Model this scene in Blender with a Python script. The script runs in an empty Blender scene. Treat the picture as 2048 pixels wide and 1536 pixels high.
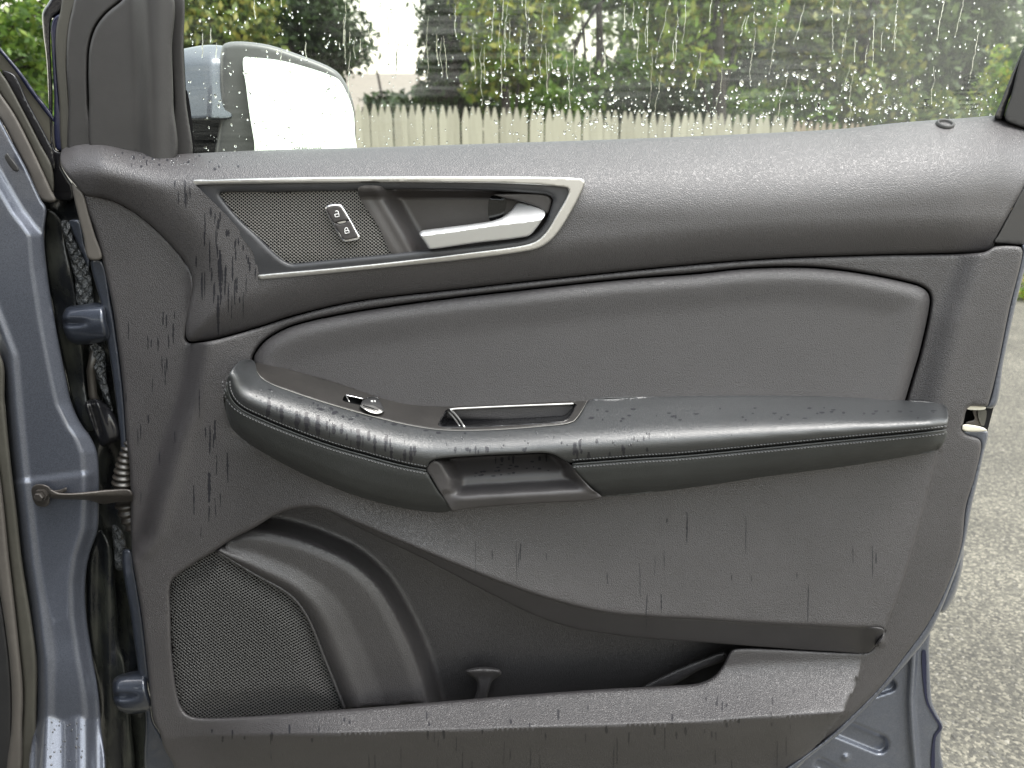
import bpy, math, random
import numpy as np
from mathutils import Vector, Matrix
from mathutils.geometry import delaunay_2d_cdt
from mathutils.bvhtree import BVHTree

random.seed(7); rng = np.random.default_rng(7)
scene = bpy.context.scene
COL = scene.collection

# ------------------------------------------------------------------ camera, sky, sun, exposure
CAM_Z, PITCH, FPX = 1.22, math.radians(16.9), 1577.0
cam_data = bpy.data.cameras.new('camera'); cam = bpy.data.objects.new('camera', cam_data); COL.objects.link(cam)
cam.location = (0, 0, CAM_Z); cam.rotation_euler = (math.radians(90) - PITCH, 0, 0)
cam_data.sensor_width = 36.0; cam_data.lens = FPX / 2048 * 36.0
cam_data.clip_start = 0.02; cam_data.clip_end = 500
cam_data.dof.use_dof = True; cam_data.dof.focus_distance = 1.0; cam_data.dof.aperture_fstop = 6.5
scene.camera = cam

SUN_EL, SUN_AZ = math.radians(70), math.radians(118)   # azimuth measured from +Y towards +X: behind the viewer, to the right
world = bpy.data.worlds.new('World'); scene.world = world; world.use_nodes = True
wn = world.node_tree.nodes; wl = world.node_tree.links
sky = wn.new('ShaderNodeTexSky'); sky.sky_type = 'NISHITA'; sky.sun_disc = False
sky.sun_elevation = SUN_EL; sky.sun_rotation = SUN_AZ; sky.air_density = 3.0; sky.dust_density = 2.0; sky.ozone_density = 1.0
hs = wn.new('ShaderNodeHueSaturation'); hs.inputs['Saturation'].default_value = 0.30
bg = wn['Background']; bg.inputs['Strength'].default_value = 0.15
wl.new(sky.outputs['Color'], hs.inputs['Color']); wl.new(hs.outputs['Color'], bg.inputs['Color'])

sun_d = bpy.data.lights.new('sun', 'SUN'); sun_d.energy = 1.5; sun_d.angle = math.radians(40); sun_d.color = (1.0, 0.97, 0.92)
sun = bpy.data.objects.new('sun', sun_d); COL.objects.link(sun); sun.location = (3, -4, 8)
sd_ = Vector((math.cos(SUN_EL) * math.sin(SUN_AZ), math.cos(SUN_EL) * math.cos(SUN_AZ), math.sin(SUN_EL)))
sun.rotation_euler = sd_.to_track_quat('Z', 'Y').to_euler()

vs = scene.view_settings
vs.view_transform = 'Standard'; vs.look = 'None'; vs.gamma = 1.0; vs.use_curve_mapping = False; vs.exposure = 1.65
scene.cycles.max_bounces = 10; scene.cycles.transparent_max_bounces = 16; scene.cycles.transmission_bounces = 10
scene.cycles.caustics_reflective = False; scene.cycles.caustics_refractive = False

# ------------------------------------------------------------------ measuring helpers
ST, CT = math.sin(PITCH), math.cos(PITCH)
def rays(px, py):
    px = np.asarray(px, float); py = np.asarray(py, float)
    a = (px - 1024) / FPX; b = -(py - 768) / FPX
    return np.stack([a, CT + b * ST, b * CT - ST], -1)
def P(px, py, Y):
    d = rays(px, py); t = np.asarray(Y, float) / d[..., 1]
    o = d * t[..., None]; o[..., 2] += CAM_Z
    return o
def P1(px, py, Y): return Vector(P(np.array([px]), np.array([py]), np.array([Y]))[0])
def ss(a, b, x):
    t = np.clip((x - a) / (b - a), 0, 1); return t * t * (3 - 2 * t)
def cr(pts, closed=True, step=5.0):
    pts = [np.array(p, float) for p in pts]; n = len(pts); out = []
    rngi = range(n) if closed else range(n - 1)
    for i in rngi:
        if closed: p0, p1, p2, p3 = pts[i - 1], pts[i], pts[(i + 1) % n], pts[(i + 2) % n]
        else:
            p1, p2 = pts[i], pts[i + 1]
            p0 = pts[i - 1] if i > 0 else 2 * p1 - p2
            p3 = pts[i + 2] if i + 2 < n else 2 * p2 - p1
        def tj(ti, a, b): return ti + max(np.linalg.norm(b - a), 1e-6) ** 0.5
        t0 = 0; t1 = tj(t0, p0, p1); t2 = tj(t1, p1, p2); t3 = tj(t2, p2, p3)
        k = max(1, int(np.linalg.norm(p2 - p1) / step))
        for j in range(k):
            t = t1 + (t2 - t1) * j / k
            A1 = (t1 - t) / (t1 - t0) * p0 + (t - t0) / (t1 - t0) * p1
            A2 = (t2 - t) / (t2 - t1) * p1 + (t - t1) / (t2 - t1) * p2
            A3 = (t3 - t) / (t3 - t2) * p2 + (t - t2) / (t3 - t2) * p3
            B1 = (t2 - t) / (t2 - t0) * A1 + (t - t0) / (t2 - t0) * A2
            B2 = (t3 - t) / (t3 - t1) * A2 + (t - t1) / (t3 - t1) * A3
            out.append((t2 - t) / (t2 - t1) * B1 + (t - t1) / (t2 - t1) * B2)
    if not closed: out.append(pts[-1])
    return np.array(out)
def dseg(px, py, poly, closed=False):
    poly = np.asarray(poly, float); q = np.roll(poly, -1, 0) if closed else poly[1:]
    p = poly if closed else poly[:-1]
    px = np.asarray(px, float).ravel(); py = np.asarray(py, float).ravel(); best = np.full(px.shape, 1e18)
    for a, b in zip(p, q):
        d = b - a; L = max(d @ d, 1e-9)
        t = np.clip(((px - a[0]) * d[0] + (py - a[1]) * d[1]) / L, 0, 1)
        dx = px - a[0] - t * d[0]; dy = py - a[1] - t * d[1]
        best = np.minimum(best, dx * dx + dy * dy)
    return np.sqrt(best)
def inside(px, py, poly):
    px = np.asarray(px, float); py = np.asarray(py, float); poly = np.asarray(poly, float)
    r = np.zeros(px.shape, bool); q = np.roll(poly, -1, 0)
    for (x1, y1), (x2, y2) in zip(poly, q):
        if y1 == y2: continue
        c = ((y1 > py) != (y2 > py)) & (px < (x2 - x1) * (py - y1) / (y2 - y1) + x1)
        r ^= c
    return r
def IX(c):   # x as a function of y
    c = sorted(c, key=lambda p: p[1]); ys = [p[1] for p in c]; xs = [p[0] for p in c]
    return lambda y: np.interp(y, ys, xs)
def IY(c):
    c = sorted(c, key=lambda p: p[0]); ys = [p[1] for p in c]; xs = [p[0] for p in c]
    return lambda x: np.interp(x, xs, ys)

# ------------------------------------------------------------------ materials
def nodes(m):
    m.use_nodes = True; return m.node_tree.nodes, m.node_tree.links
def setp(b, **k):
    for a, v in k.items(): b.inputs[a.replace('_', ' ')].default_value = v
def base_mat(name, col, rough=.5, metal=0.0, spec=.5, coat=0.0, coat_rough=.05):
    m = bpy.data.materials.new(name); n, l = nodes(m); b = n['Principled BSDF']
    b.inputs['Base Color'].default_value = (*col, 1); b.inputs['Roughness'].default_value = rough
    b.inputs['Metallic'].default_value = metal; b.inputs['Specular IOR Level'].default_value = spec
    b.inputs['Coat Weight'].default_value = coat; b.inputs['Coat Roughness'].default_value = coat_rough
    return m, n, l, b
def objco(n, l, scale=(1, 1, 1)):
    tc = n.new('ShaderNodeTexCoord'); mp = n.new('ShaderNodeMapping'); mp.inputs['Scale'].default_value = scale
    l.new(tc.outputs['Object'], mp.inputs['Vector']); return mp.outputs['Vector']
def grain(name, col, rough=.5, scale=330, bump=.55, dist=.0007, spec=.5, aniso=1.35, var=.25, fine=.3):
    m, n, l, b = base_mat(name, col, rough, spec=spec)
    v = objco(n, l, (1, 1, aniso))
    nz = n.new('ShaderNodeTexNoise'); nz.inputs['Scale'].default_value = scale * .45; nz.inputs['Detail'].default_value = 2
    l.new(v, nz.inputs['Vector'])
    ad = n.new('ShaderNodeVectorMath'); ad.operation = 'MULTIPLY_ADD'
    l.new(nz.outputs['Color'], ad.inputs[0]); ad.inputs[1].default_value = (1.1 / scale,) * 3; l.new(v, ad.inputs[2])
    vo = n.new('ShaderNodeTexVoronoi'); vo.feature = 'DISTANCE_TO_EDGE'; vo.inputs['Scale'].default_value = scale
    l.new(ad.outputs[0], vo.inputs['Vector'])
    mr = n.new('ShaderNodeMapRange'); mr.inputs['From Max'].default_value = .28; mr.interpolation_type = 'SMOOTHSTEP'
    l.new(vo.outputs['Distance'], mr.inputs['Value'])
    n2 = n.new('ShaderNodeTexNoise'); n2.inputs['Scale'].default_value = scale * 1.6; n2.inputs['Detail'].default_value = 3
    l.new(v, n2.inputs['Vector'])
    mm = n.new('ShaderNodeMath'); mm.operation = 'MULTIPLY_ADD'; l.new(n2.outputs['Fac'], mm.inputs[0]); mm.inputs[1].default_value = fine
    l.new(mr.outputs['Result'], mm.inputs[2])
    bp = n.new('ShaderNodeBump'); bp.inputs['Strength'].default_value = bump; bp.inputs['Distance'].default_value = dist
    l.new(mm.outputs[0], bp.inputs['Height']); l.new(bp.outputs['Normal'], b.inputs['Normal'])
    # slow dust / handling variation
    n3 = n.new('ShaderNodeTexNoise'); n3.inputs['Scale'].default_value = 9; n3.inputs['Detail'].default_value = 6; n3.inputs['Roughness'].default_value = .65
    l.new(v, n3.inputs['Vector'])
    cr_ = n.new('ShaderNodeMapRange'); cr_.inputs['From Min'].default_value = .3; cr_.inputs['From Max'].default_value = .7
    cr_.inputs['To Min'].default_value = 1 - var; cr_.inputs['To Max'].default_value = 1 + var
    l.new(n3.outputs['Fac'], cr_.inputs['Value'])
    mx = n.new('ShaderNodeVectorMath'); mx.operation = 'SCALE'; mx.inputs[0].default_value = col
    l.new(cr_.outputs['Result'], mx.inputs['Scale']); l.new(mx.outputs[0], b.inputs['Base Color'])
    return m
def speck(name, col, rough, scale=900, bump=.2, dist=.0004, metal=0, spec=.5, var=.15, coat=0):
    m, n, l, b = base_mat(name, col, rough, metal, spec, coat)
    v = objco(n, l)
    nz = n.new('ShaderNodeTexNoise'); nz.inputs['Scale'].default_value = scale; nz.inputs['Detail'].default_value = 3; l.new(v, nz.inputs['Vector'])
    bp = n.new('ShaderNodeBump'); bp.inputs['Strength'].default_value = bump; bp.inputs['Distance'].default_value = dist
    l.new(nz.outputs['Fac'], bp.inputs['Height']); l.new(bp.outputs['Normal'], b.inputs['Normal'])
    n3 = n.new('ShaderNodeTexNoise'); n3.inputs['Scale'].default_value = 14; n3.inputs['Detail'].default_value = 7; n3.inputs['Roughness'].default_value = .7
    l.new(v, n3.inputs['Vector'])
    mr = n.new('ShaderNodeMapRange'); mr.inputs['From Min'].default_value = .3; mr.inputs['From Max'].default_value = .7
    mr.inputs['To Min'].default_value = 1 - var; mr.inputs['To Max'].default_value = 1 + var; l.new(n3.outputs['Fac'], mr.inputs['Value'])
    mx = n.new('ShaderNodeVectorMath'); mx.operation = 'SCALE'; mx.inputs[0].default_value = col
    l.new(mr.outputs['Result'], mx.inputs['Scale']); l.new(mx.outputs[0], b.inputs['Base Color'])
    return m
M = {}
M['trim'] = grain('charcoal_grained_trim', (.0435, .0408, .0430), .41, 400, .5, .0007, spec=.7, var=.12)
M['soft'] = grain('charcoal_soft_upper_trim', (.0465, .0438, .0460), .40, 400, .45, .0007, spec=.75, var=.10)
M['pad'] = grain('charcoal_vinyl_pad', (.0425, .0402, .0422), .41, 480, .45, .0006, spec=.65, fine=.8, var=.08)
M['arm'] = grain('black_vinyl_armrest', (.026, .028, .030), .33, 560, .4, .0003, spec=.85, var=.12)
M['arm_side'] = grain('black_vinyl_armrest_side', (.028, .030, .030), .46, 560, .4, .0004)
M['plain'] = speck('smooth_dark_plastic', (.052, .049, .0505), .42)
M['bezelplate'] = speck('dark_grey_satin_plastic', (.036, .037, .041), .40, bump=.25)
M['recess'] = speck('handle_cup_plastic', (.046, .0425, .0425), .42, bump=.3)
M['satin'] = speck('dusty_brown_black_plate', (.017, .0155, .0145), .42, 700, .3, var=.35)
M['gloss'] = base_mat('gloss_black_plastic', (.006, .006, .007), .08, spec=.6)[0]
M['black'] = base_mat('flat_black', (.008, .008, .009), .8, spec=.2)[0]
M['chrome'] = base_mat('satin_nickel', (.52, .515, .50), .38, 1.0)[0]
M['chromering'] = base_mat('bright_chrome', (.92, .92, .95), .12, 1.0)[0]
M['silver'] = base_mat('silver_painted_lever', (.72, .73, .74), .33, .85)[0]
M['meshwire'] = base_mat('grille_wire', (.24, .235, .22), .4, .4)[0]
M['meshwire2'] = base_mat('speaker_wire', (.10, .099, .097), .42, .3)[0]
M['white'] = base_mat('white_print', (.85, .85, .85), .5)[0]
M['etch'] = base_mat('etched_mark', (.012, .014, .012), .6)[0]
M['rubber'] = speck('black_rubber', (.018, .018, .019), .5, 500, .3)
M['boot'] = speck('brown_black_boot', (.026, .023, .020), .34, 120, .35, .001)
M['rubberwet'] = speck('wet_black_rubber', (.012, .012, .014), .22, 120, .35, .0015, spec=.6)
M['framegrey'] = speck('grey_frame_plastic', (.034, .033, .033), .5, 800, .35)
M['frameolive'] = speck('dusty_olive_seal', (.050, .048, .040), .6, 700, .3)
M['taupe'] = speck('taupe_seal', (.080, .073, .066), .6, 700, .3)
M['cream'] = base_mat('cream_plastic', (.62, .59, .50), .45)[0]
M['steel'] = speck('rusty_brown_steel', (.062, .056, .052), .42, 300, .4, .0008, metal=.5, var=.4)
M['thread'] = base_mat('grey_thread', (.12, .12, .125), .6)[0]
M['pocket'] = grain('shaded_pocket_trim', (.0345, .0325, .0340), .40, 400, .45, .0006, spec=.7, var=.12)  # trim colour darkened to deepen the shade inside the pocket
M['lip'] = speck('smooth_lip_plastic', (.034, .032, .0335), .5, 700, .3)
def paint(name, col, wet=False):
    m, n, l, b = base_mat(name, col, .38, .55, .5, 1.0, .03)
    v = objco(n, l)
    vo = n.new('ShaderNodeTexVoronoi'); vo.inputs['Scale'].default_value = 1600; l.new(v, vo.inputs['Vector'])
    mr = n.new('ShaderNodeMapRange'); mr.inputs['To Min'].default_value = .75; mr.inputs['To Max'].default_value = 1.35
    sp = n.new('ShaderNodeSeparateColor'); l.new(vo.outputs['Color'], sp.inputs[0]); l.new(sp.outputs[0], mr.inputs['Value'])
    mx = n.new('ShaderNodeVectorMath'); mx.operation = 'SCALE'; mx.inputs[0].default_value = col
    l.new(mr.outputs['Result'], mx.inputs['Scale']); l.new(mx.outputs[0], b.inputs['Base Color'])
    nz = n.new('ShaderNodeTexNoise'); nz.inputs['Scale'].default_value = 18; nz.inputs['Detail'].default_value = 2; l.new(v, nz.inputs['Vector'])
    bp = n.new('ShaderNodeBump'); bp.inputs['Strength'].default_value = .25; bp.inputs['Distance'].default_value = .006
    l.new(nz.outputs['Fac'], bp.inputs['Height']); l.new(bp.outputs['Normal'], b.inputs['Coat Normal'])
    return m
M['blue'] = paint('blue_metallic_paint', (.100, .110, .138))
M['bluedark'] = paint('dark_blue_paint', (.046, .054, .074))  # darker copy of the blue for flanges and hinges
M['navy'] = base_mat('navy_edge', (.012, .014, .035), .25)[0]
# foam: wet, lumpy
m, n, l, b = base_mat('wet_lumpy_foam', (.06, .065, .07), .14, spec=.7)
v = objco(n, l); vo = n.new('ShaderNodeTexNoise'); vo.inputs['Scale'].default_value = 170; vo.inputs['Detail'].default_value = 4; l.new(v, vo.inputs['Vector'])
bp = n.new('ShaderNodeBump'); bp.inputs['Strength'].default_value = 1; bp.inputs['Distance'].default_value = .012
l.new(vo.outputs['Fac'], bp.inputs['Height']); l.new(bp.outputs['Normal'], b.inputs['Normal']); M['foam'] = m
# grimy body cavity
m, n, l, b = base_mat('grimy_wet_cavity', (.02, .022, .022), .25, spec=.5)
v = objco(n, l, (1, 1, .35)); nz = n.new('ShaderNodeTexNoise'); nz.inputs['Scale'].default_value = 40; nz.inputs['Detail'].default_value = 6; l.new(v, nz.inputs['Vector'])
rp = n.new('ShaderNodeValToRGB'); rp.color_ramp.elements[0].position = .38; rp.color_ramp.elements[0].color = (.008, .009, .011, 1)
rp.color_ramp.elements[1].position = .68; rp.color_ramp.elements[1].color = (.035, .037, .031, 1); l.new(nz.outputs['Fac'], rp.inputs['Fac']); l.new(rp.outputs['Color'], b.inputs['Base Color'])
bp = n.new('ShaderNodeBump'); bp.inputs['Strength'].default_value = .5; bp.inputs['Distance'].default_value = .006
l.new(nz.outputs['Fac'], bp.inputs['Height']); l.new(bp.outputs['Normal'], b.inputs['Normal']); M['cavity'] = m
# window glass: clear pane with a dirty wiped film
m = bpy.data.materials.new('wet_window_glass'); n, l = nodes(m); n.remove(n['Principled BSDF'])
out = n['Material Output']
tr = n.new('ShaderNodeBsdfTransparent'); tr.inputs['Color'].default_value = (.86, .90, .84, 1)
gl = n.new('ShaderNodeBsdfGlossy'); gl.inputs['Roughness'].default_value = .02
fr = n.new('ShaderNodeFresnel'); fr.inputs['IOR'].default_value = 1.22
mix = n.new('ShaderNodeMixShader'); l.new(fr.outputs[0], mix.inputs[0]); l.new(tr.outputs[0], mix.inputs[1]); l.new(gl.outputs[0], mix.inputs[2])
tl = n.new('ShaderNodeBsdfTranslucent'); tl.inputs['Color'].default_value = (.8, .82, .78, 1)
df = n.new('ShaderNodeBsdfDiffuse'); df.inputs['Color'].default_value = (.75, .76, .72, 1)
fm = n.new('ShaderNodeMixShader'); fm.inputs[0].default_value = .5; l.new(tl.outputs[0], fm.inputs[1]); l.new(df.outputs[0], fm.inputs[2])
tc = n.new('ShaderNodeTexCoord')
mp = n.new('ShaderNodeMapping'); mp.inputs['Scale'].default_value = (1.6, 1, 40); mp.inputs['Rotation'].default_value = (0, math.radians(4), 0); l.new(tc.outputs['Object'], mp.inputs['Vector'])
st1 = n.new('ShaderNodeTexNoise'); st1.inputs['Scale'].default_value = 3.0; st1.inputs['Detail'].default_value = 6; st1.inputs['Roughness'].default_value = .7; l.new(mp.outputs[0], st1.inputs['Vector'])
st2 = n.new('ShaderNodeTexNoise'); st2.inputs['Scale'].default_value = 4.5; st2.inputs['Detail'].default_value = 2; l.new(tc.outputs['Object'], st2.inputs['Vector'])
r1 = n.new('ShaderNodeMapRange'); r1.inputs['From Min'].default_value = .42; r1.inputs['From Max'].default_value = .72; l.new(st1.outputs['Fac'], r1.inputs['Value'])
r2 = n.new('ShaderNodeMapRange'); r2.inputs['From Min'].default_value = .45; r2.inputs['From Max'].default_value = .65; r2.inputs['To Min'].default_value = .12; l.new(st2.outputs['Fac'], r2.inputs['Value'])
mu = n.new('ShaderNodeMath'); mu.operation = 'MULTIPLY'; l.new(r1.outputs[0], mu.inputs[0]); l.new(r2.outputs[0], mu.inputs[1])
mu2 = n.new('ShaderNodeMath'); mu2.operation = 'MULTIPLY_ADD'; l.new(mu.outputs[0], mu2.inputs[0]); mu2.inputs[1].default_value = .20; mu2.inputs[2].default_value = .004
sx_ = n.new('ShaderNodeSeparateXYZ'); l.new(tc.outputs['Object'], sx_.inputs[0])
gx_ = n.new('ShaderNodeMapRange'); gx_.inputs['From Min'].default_value = .05; gx_.inputs['From Max'].default_value = .62; gx_.inputs['To Max'].default_value = .26; l.new(sx_.outputs['X'], gx_.inputs['Value'])
st3 = n.new('ShaderNodeTexNoise'); st3.inputs['Scale'].default_value = 7; st3.inputs['Detail'].default_value = 4; l.new(tc.outputs['Object'], st3.inputs['Vector'])
gm_ = n.new('ShaderNodeMath'); gm_.operation = 'MULTIPLY_ADD'; l.new(gx_.outputs[0], gm_.inputs[0]); l.new(st3.outputs['Fac'], gm_.inputs[1]); l.new(mu2.outputs[0], gm_.inputs[2])
mf = n.new('ShaderNodeMixShader'); l.new(gm_.outputs[0], mf.inputs[0]); l.new(mix.outputs[0], mf.inputs[1]); l.new(fm.outputs[0], mf.inputs[2]); l.new(mf.outputs[0], out.inputs['Surface'])
M['glass'] = m
m = bpy.data.materials.new('water_drop'); n, l = nodes(m); n.remove(n['Principled BSDF'])
g = n.new('ShaderNodeBsdfGlass'); g.inputs['IOR'].default_value = 1.33; g.inputs['Roughness'].default_value = 0.0; l.new(g.outputs[0], n['Material Output'].inputs['Surface']); M['water'] = m
M['mirrorhousing'] = base_mat('wet_lit_mirror_housing', (.13, .13, .135), .35, spec=.6)[0]  # dark housing coloured grey to carry the light on its rim
M['wetmark'] = base_mat('wet_mark_on_trim', (.018, .018, .022), .36, spec=.35)[0]
M['bead'] = base_mat('water_bead_on_trim', (.03, .03, .034), .06, spec=.7)[0]
M['mirror'] = base_mat('mirror_silver', (.93, .94, .93), .01, 1.0)[0]
M['tint'] = base_mat('tinted_glass', (.09, .085, .07), .15, spec=.5)[0]

# ------------------------------------------------------------------ object helpers
def link(name, me, mat, parent):
    o = bpy.data.objects.new(name, me); COL.objects.link(o)
    if mat is not None: me.materials.append(M[mat] if isinstance(mat, str) else mat)
    if parent is not None: o.parent = parent
    return o
def mesh(name, V, F, mat, parent, smooth=True):
    me = bpy.data.meshes.new(name); me.from_pydata([tuple(v) for v in V], [], [tuple(f) for f in F])
    if smooth: me.polygons.foreach_set('use_smooth', [True] * len(me.polygons))
    me.update(); return link(name, me, mat, parent)
def empty(name, label, cat, loc, group=None):
    o = bpy.data.objects.new(name, None); COL.objects.link(o); o.location = (0, 0, 0); o.empty_display_size = .1
    o['label'] = label; o['category'] = cat
    if group: o['group'] = group
    return o
def tag(o, label, cat, group=None):
    o['label'] = label; o['category'] = cat
    if group: o['group'] = group
    return o
def sheet(name, outline, depth, mat, parent, step=9, holes=(), lines=(), roll=None, hole_roll=None, skirt=.012, rs=4.0, spline=True, hskirt=True):
    loop = cr(outline, True, rs) if spline else cr_lin(outline, rs)
    hl = [cr(h, True, rs) if spline else cr_lin(h, rs) for h in holes]
    allv = []; edges = []
    def add_loop(L):
        s = len(allv); allv.extend(L.tolist()); k = len(L)
        edges.extend([(s + i, s + (i + 1) % k) for i in range(k)])
    add_loop(loop)
    for h in hl: add_loop(h)
    for ln in lines:
        c = cr(ln, False, rs); ok = inside(c[:, 0], c[:, 1], loop) & (dseg(c[:, 0], c[:, 1], loop, True) > 1.5)
        for h in hl: ok &= ~inside(c[:, 0], c[:, 1], h) & (dseg(c[:, 0], c[:, 1], h, True) > 1.5)
        c = c[ok]; s = len(allv); allv.extend(c.tolist())
        edges.extend([(s + i, s + i + 1) for i in range(len(c) - 1) if np.linalg.norm(c[i + 1] - c[i]) < rs * 3])
    fixed = np.array(allv)
    def ring(L, d):
        t = np.roll(L, -1, 0) - np.roll(L, 1, 0); t /= np.maximum(np.linalg.norm(t, axis=1), 1e-6)[:, None]
        return np.concatenate([L + d * np.stack([-t[:, 1], t[:, 0]], 1), L - d * np.stack([-t[:, 1], t[:, 0]], 1)])
    extra = []
    def okpts(c, dmin):
        m_ = inside(c[:, 0], c[:, 1], loop) & (dseg(c[:, 0], c[:, 1], loop, True) >= dmin)
        for h in hl: m_ &= ~inside(c[:, 0], c[:, 1], h) & (dseg(c[:, 0], c[:, 1], h, True) >= dmin)
        return c[m_]
    if roll:
        for f in (.1, .3, .6, 1.0): extra.append(okpts(ring(loop, roll[0] * f), roll[0] * f * .93))
    if hole_roll:
        for h in hl:
            for f in (.1, .3, .6, 1.0): extra.append(okpts(ring(h, hole_roll[0] * f), hole_roll[0] * f * .93))
    mn = loop.min(0); mx_ = loop.max(0)
    gx, gy = np.meshgrid(np.arange(mn[0], mx_[0], step), np.arange(mn[1], mx_[1], step * .87))
    gx = gx + (np.arange(gx.shape[0]) % 2)[:, None] * step * .5
    gp = okpts(np.stack([gx.ravel(), gy.ravel()], 1), step * .5)
    extra.append(gp)
    ex = np.concatenate(extra) if extra else np.zeros((0, 2))
    if len(ex):   # thin out points that nearly coincide
        key = np.round(ex / 1.2).astype(int); _, ix = np.unique(key, axis=0, return_index=True); ex = ex[np.sort(ix)]
    pts = np.concatenate([fixed, ex])
    res = delaunay_2d_cdt([Vector((p[0], -p[1])) for p in pts], edges, [], 0, 1e-4)
    V2 = np.array([(v[0], -v[1]) for v in res[0]]); F = np.array([f for f in res[2] if len(f) == 3])
    c = V2[F].mean(1); keep = inside(c[:, 0], c[:, 1], loop)
    for h in hl: keep &= ~inside(c[:, 0], c[:, 1], h)
    F = F[keep]
    px, py = V2[:, 0], V2[:, 1]
    Y = (depth(px, py) if callable(depth) else np.full(px.shape, float(depth)))
    if roll:
        d = dseg(px, py, loop, True); t = np.clip(1 - d / roll[0], 0, 1); Y = Y + roll[1] * (1 - np.sqrt(1 - t * t * .98))
    if hole_roll:
        for h in hl:
            d = dseg(px, py, h, True); t = np.clip(1 - d / hole_roll[0], 0, 1); Y = Y + hole_roll[1] * (1 - np.sqrt(1 - t * t * .98))
    W = P(px, py, Y); V = W.tolist(); FF = F.tolist()
    if skirt:
        # boundary edges go back along their own line, closing the sides
        cnt = {}
        for f in FF:
            for i in range(3):
                e = (f[i], f[(i + 1) % 3]); cnt[e] = 1
        bd = [e for e in cnt if (e[1], e[0]) not in cnt]
        mp_ = {}
        bk = {}
        for e in bd:
            for vi in e:
                if vi not in mp_:
                    mp_[vi] = len(V); V.append(V[vi])
                    bk[vi] = len(V); V.append(P(np.array([px[vi]]), np.array([py[vi]]), np.array([Y[vi] + skirt]))[0].tolist())
        for a_, b_ in bd: FF.append([mp_[b_], mp_[a_], bk[a_], bk[b_]])
    return mesh(name, V, FF, mat, parent)
def cr_lin(pts, step):
    pts = np.array(pts, float); out = []
    for a, b in zip(pts, np.roll(pts, -1, 0)):
        k = max(1, int(np.linalg.norm(b - a) / step))
        for j in range(k): out.append(a + (b - a) * j / k)
    return np.array(out)
def tube_vf(path, rad, seg=8, cap=True):
    path = [Vector(p) for p in path]; n = len(path)
    rad = rad if hasattr(rad, '__len__') else [rad] * n
    V, F = [], []; up = Vector((0, 1, 0))
    for i in range(n):
        t = (path[min(i + 1, n - 1)] - path[max(i - 1, 0)]).normalized()
        s = t.cross(up)
        if s.length < 1e-3: s = t.cross(Vector((1, 0, 0)))
        s.normalize(); u = s.cross(t)
        for k in range(seg):
            a = 2 * math.pi * k / seg; V.append(path[i] + (s * math.cos(a) + u * math.sin(a)) * rad[i])
    for i in range(n - 1):
        for k in range(seg):
            F.append((i * seg + k, i * seg + (k + 1) % seg, (i + 1) * seg + (k + 1) % seg, (i + 1) * seg + k))
    if cap: F.append(tuple(range(seg - 1, -1, -1))); F.append(tuple((n - 1) * seg + k for k in range(seg)))
    return V, F
def tube(name, path, rad, mat, parent, seg=8): return mesh(name, *tube_vf(path, rad, seg), mat, parent)
def box_vf(c, s, R=None):
    V = [Vector((x * s[0] / 2, y * s[1] / 2, z * s[2] / 2)) for x in (-1, 1) for y in (-1, 1) for z in (-1, 1)]
    if R is not None: V = [R @ v for v in V]
    V = [v + Vector(c) for v in V]
    return V, [(0, 1, 3, 2), (4, 6, 7, 5), (0, 4, 5, 1), (2, 3, 7, 6), (0, 2, 6, 4), (1, 5, 7, 3)]
def join(parts):
    V, F = [], []
    for v, f in parts:
        o = len(V); V.extend(v); F.extend([tuple(i + o for i in q) for q in f])
    return V, F
def text_mesh(name, txt, h_px, cx, cy, Y, mat, parent, mirrored=False, shear=0, rot=0.0, thick=.0002, off=.0006):
    cu = bpy.data.curves.new(name, 'FONT'); cu.body = txt; cu.align_x = 'CENTER'; cu.align_y = 'CENTER'; cu.shear = shear; cu.extrude = 0; cu.offset = .006
    cu.resolution_u = 3
    t = bpy.data.objects.new(name + '_tmp', cu); COL.objects.link(t)
    dg = bpy.context.evaluated_depsgraph_get(); me = bpy.data.meshes.new_from_object(t.evaluated_get(dg)); bpy.data.objects.remove(t); bpy.data.curves.remove(cu)
    o0 = P1(cx, cy, Y); sc = (P1(cx, cy - h_px, Y) - o0).length / .7
    ca, sa = math.cos(rot), math.sin(rot)
    for v in me.vertices:
        x, y = v.co.x * sc * (-1 if mirrored else 1), v.co.y * sc
        v.co = o0 + Vector((x * ca - y * sa, -off, x * sa + y * ca))
    me.update(); me.materials.clear()
    return link(name, me, mat, parent)

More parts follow.
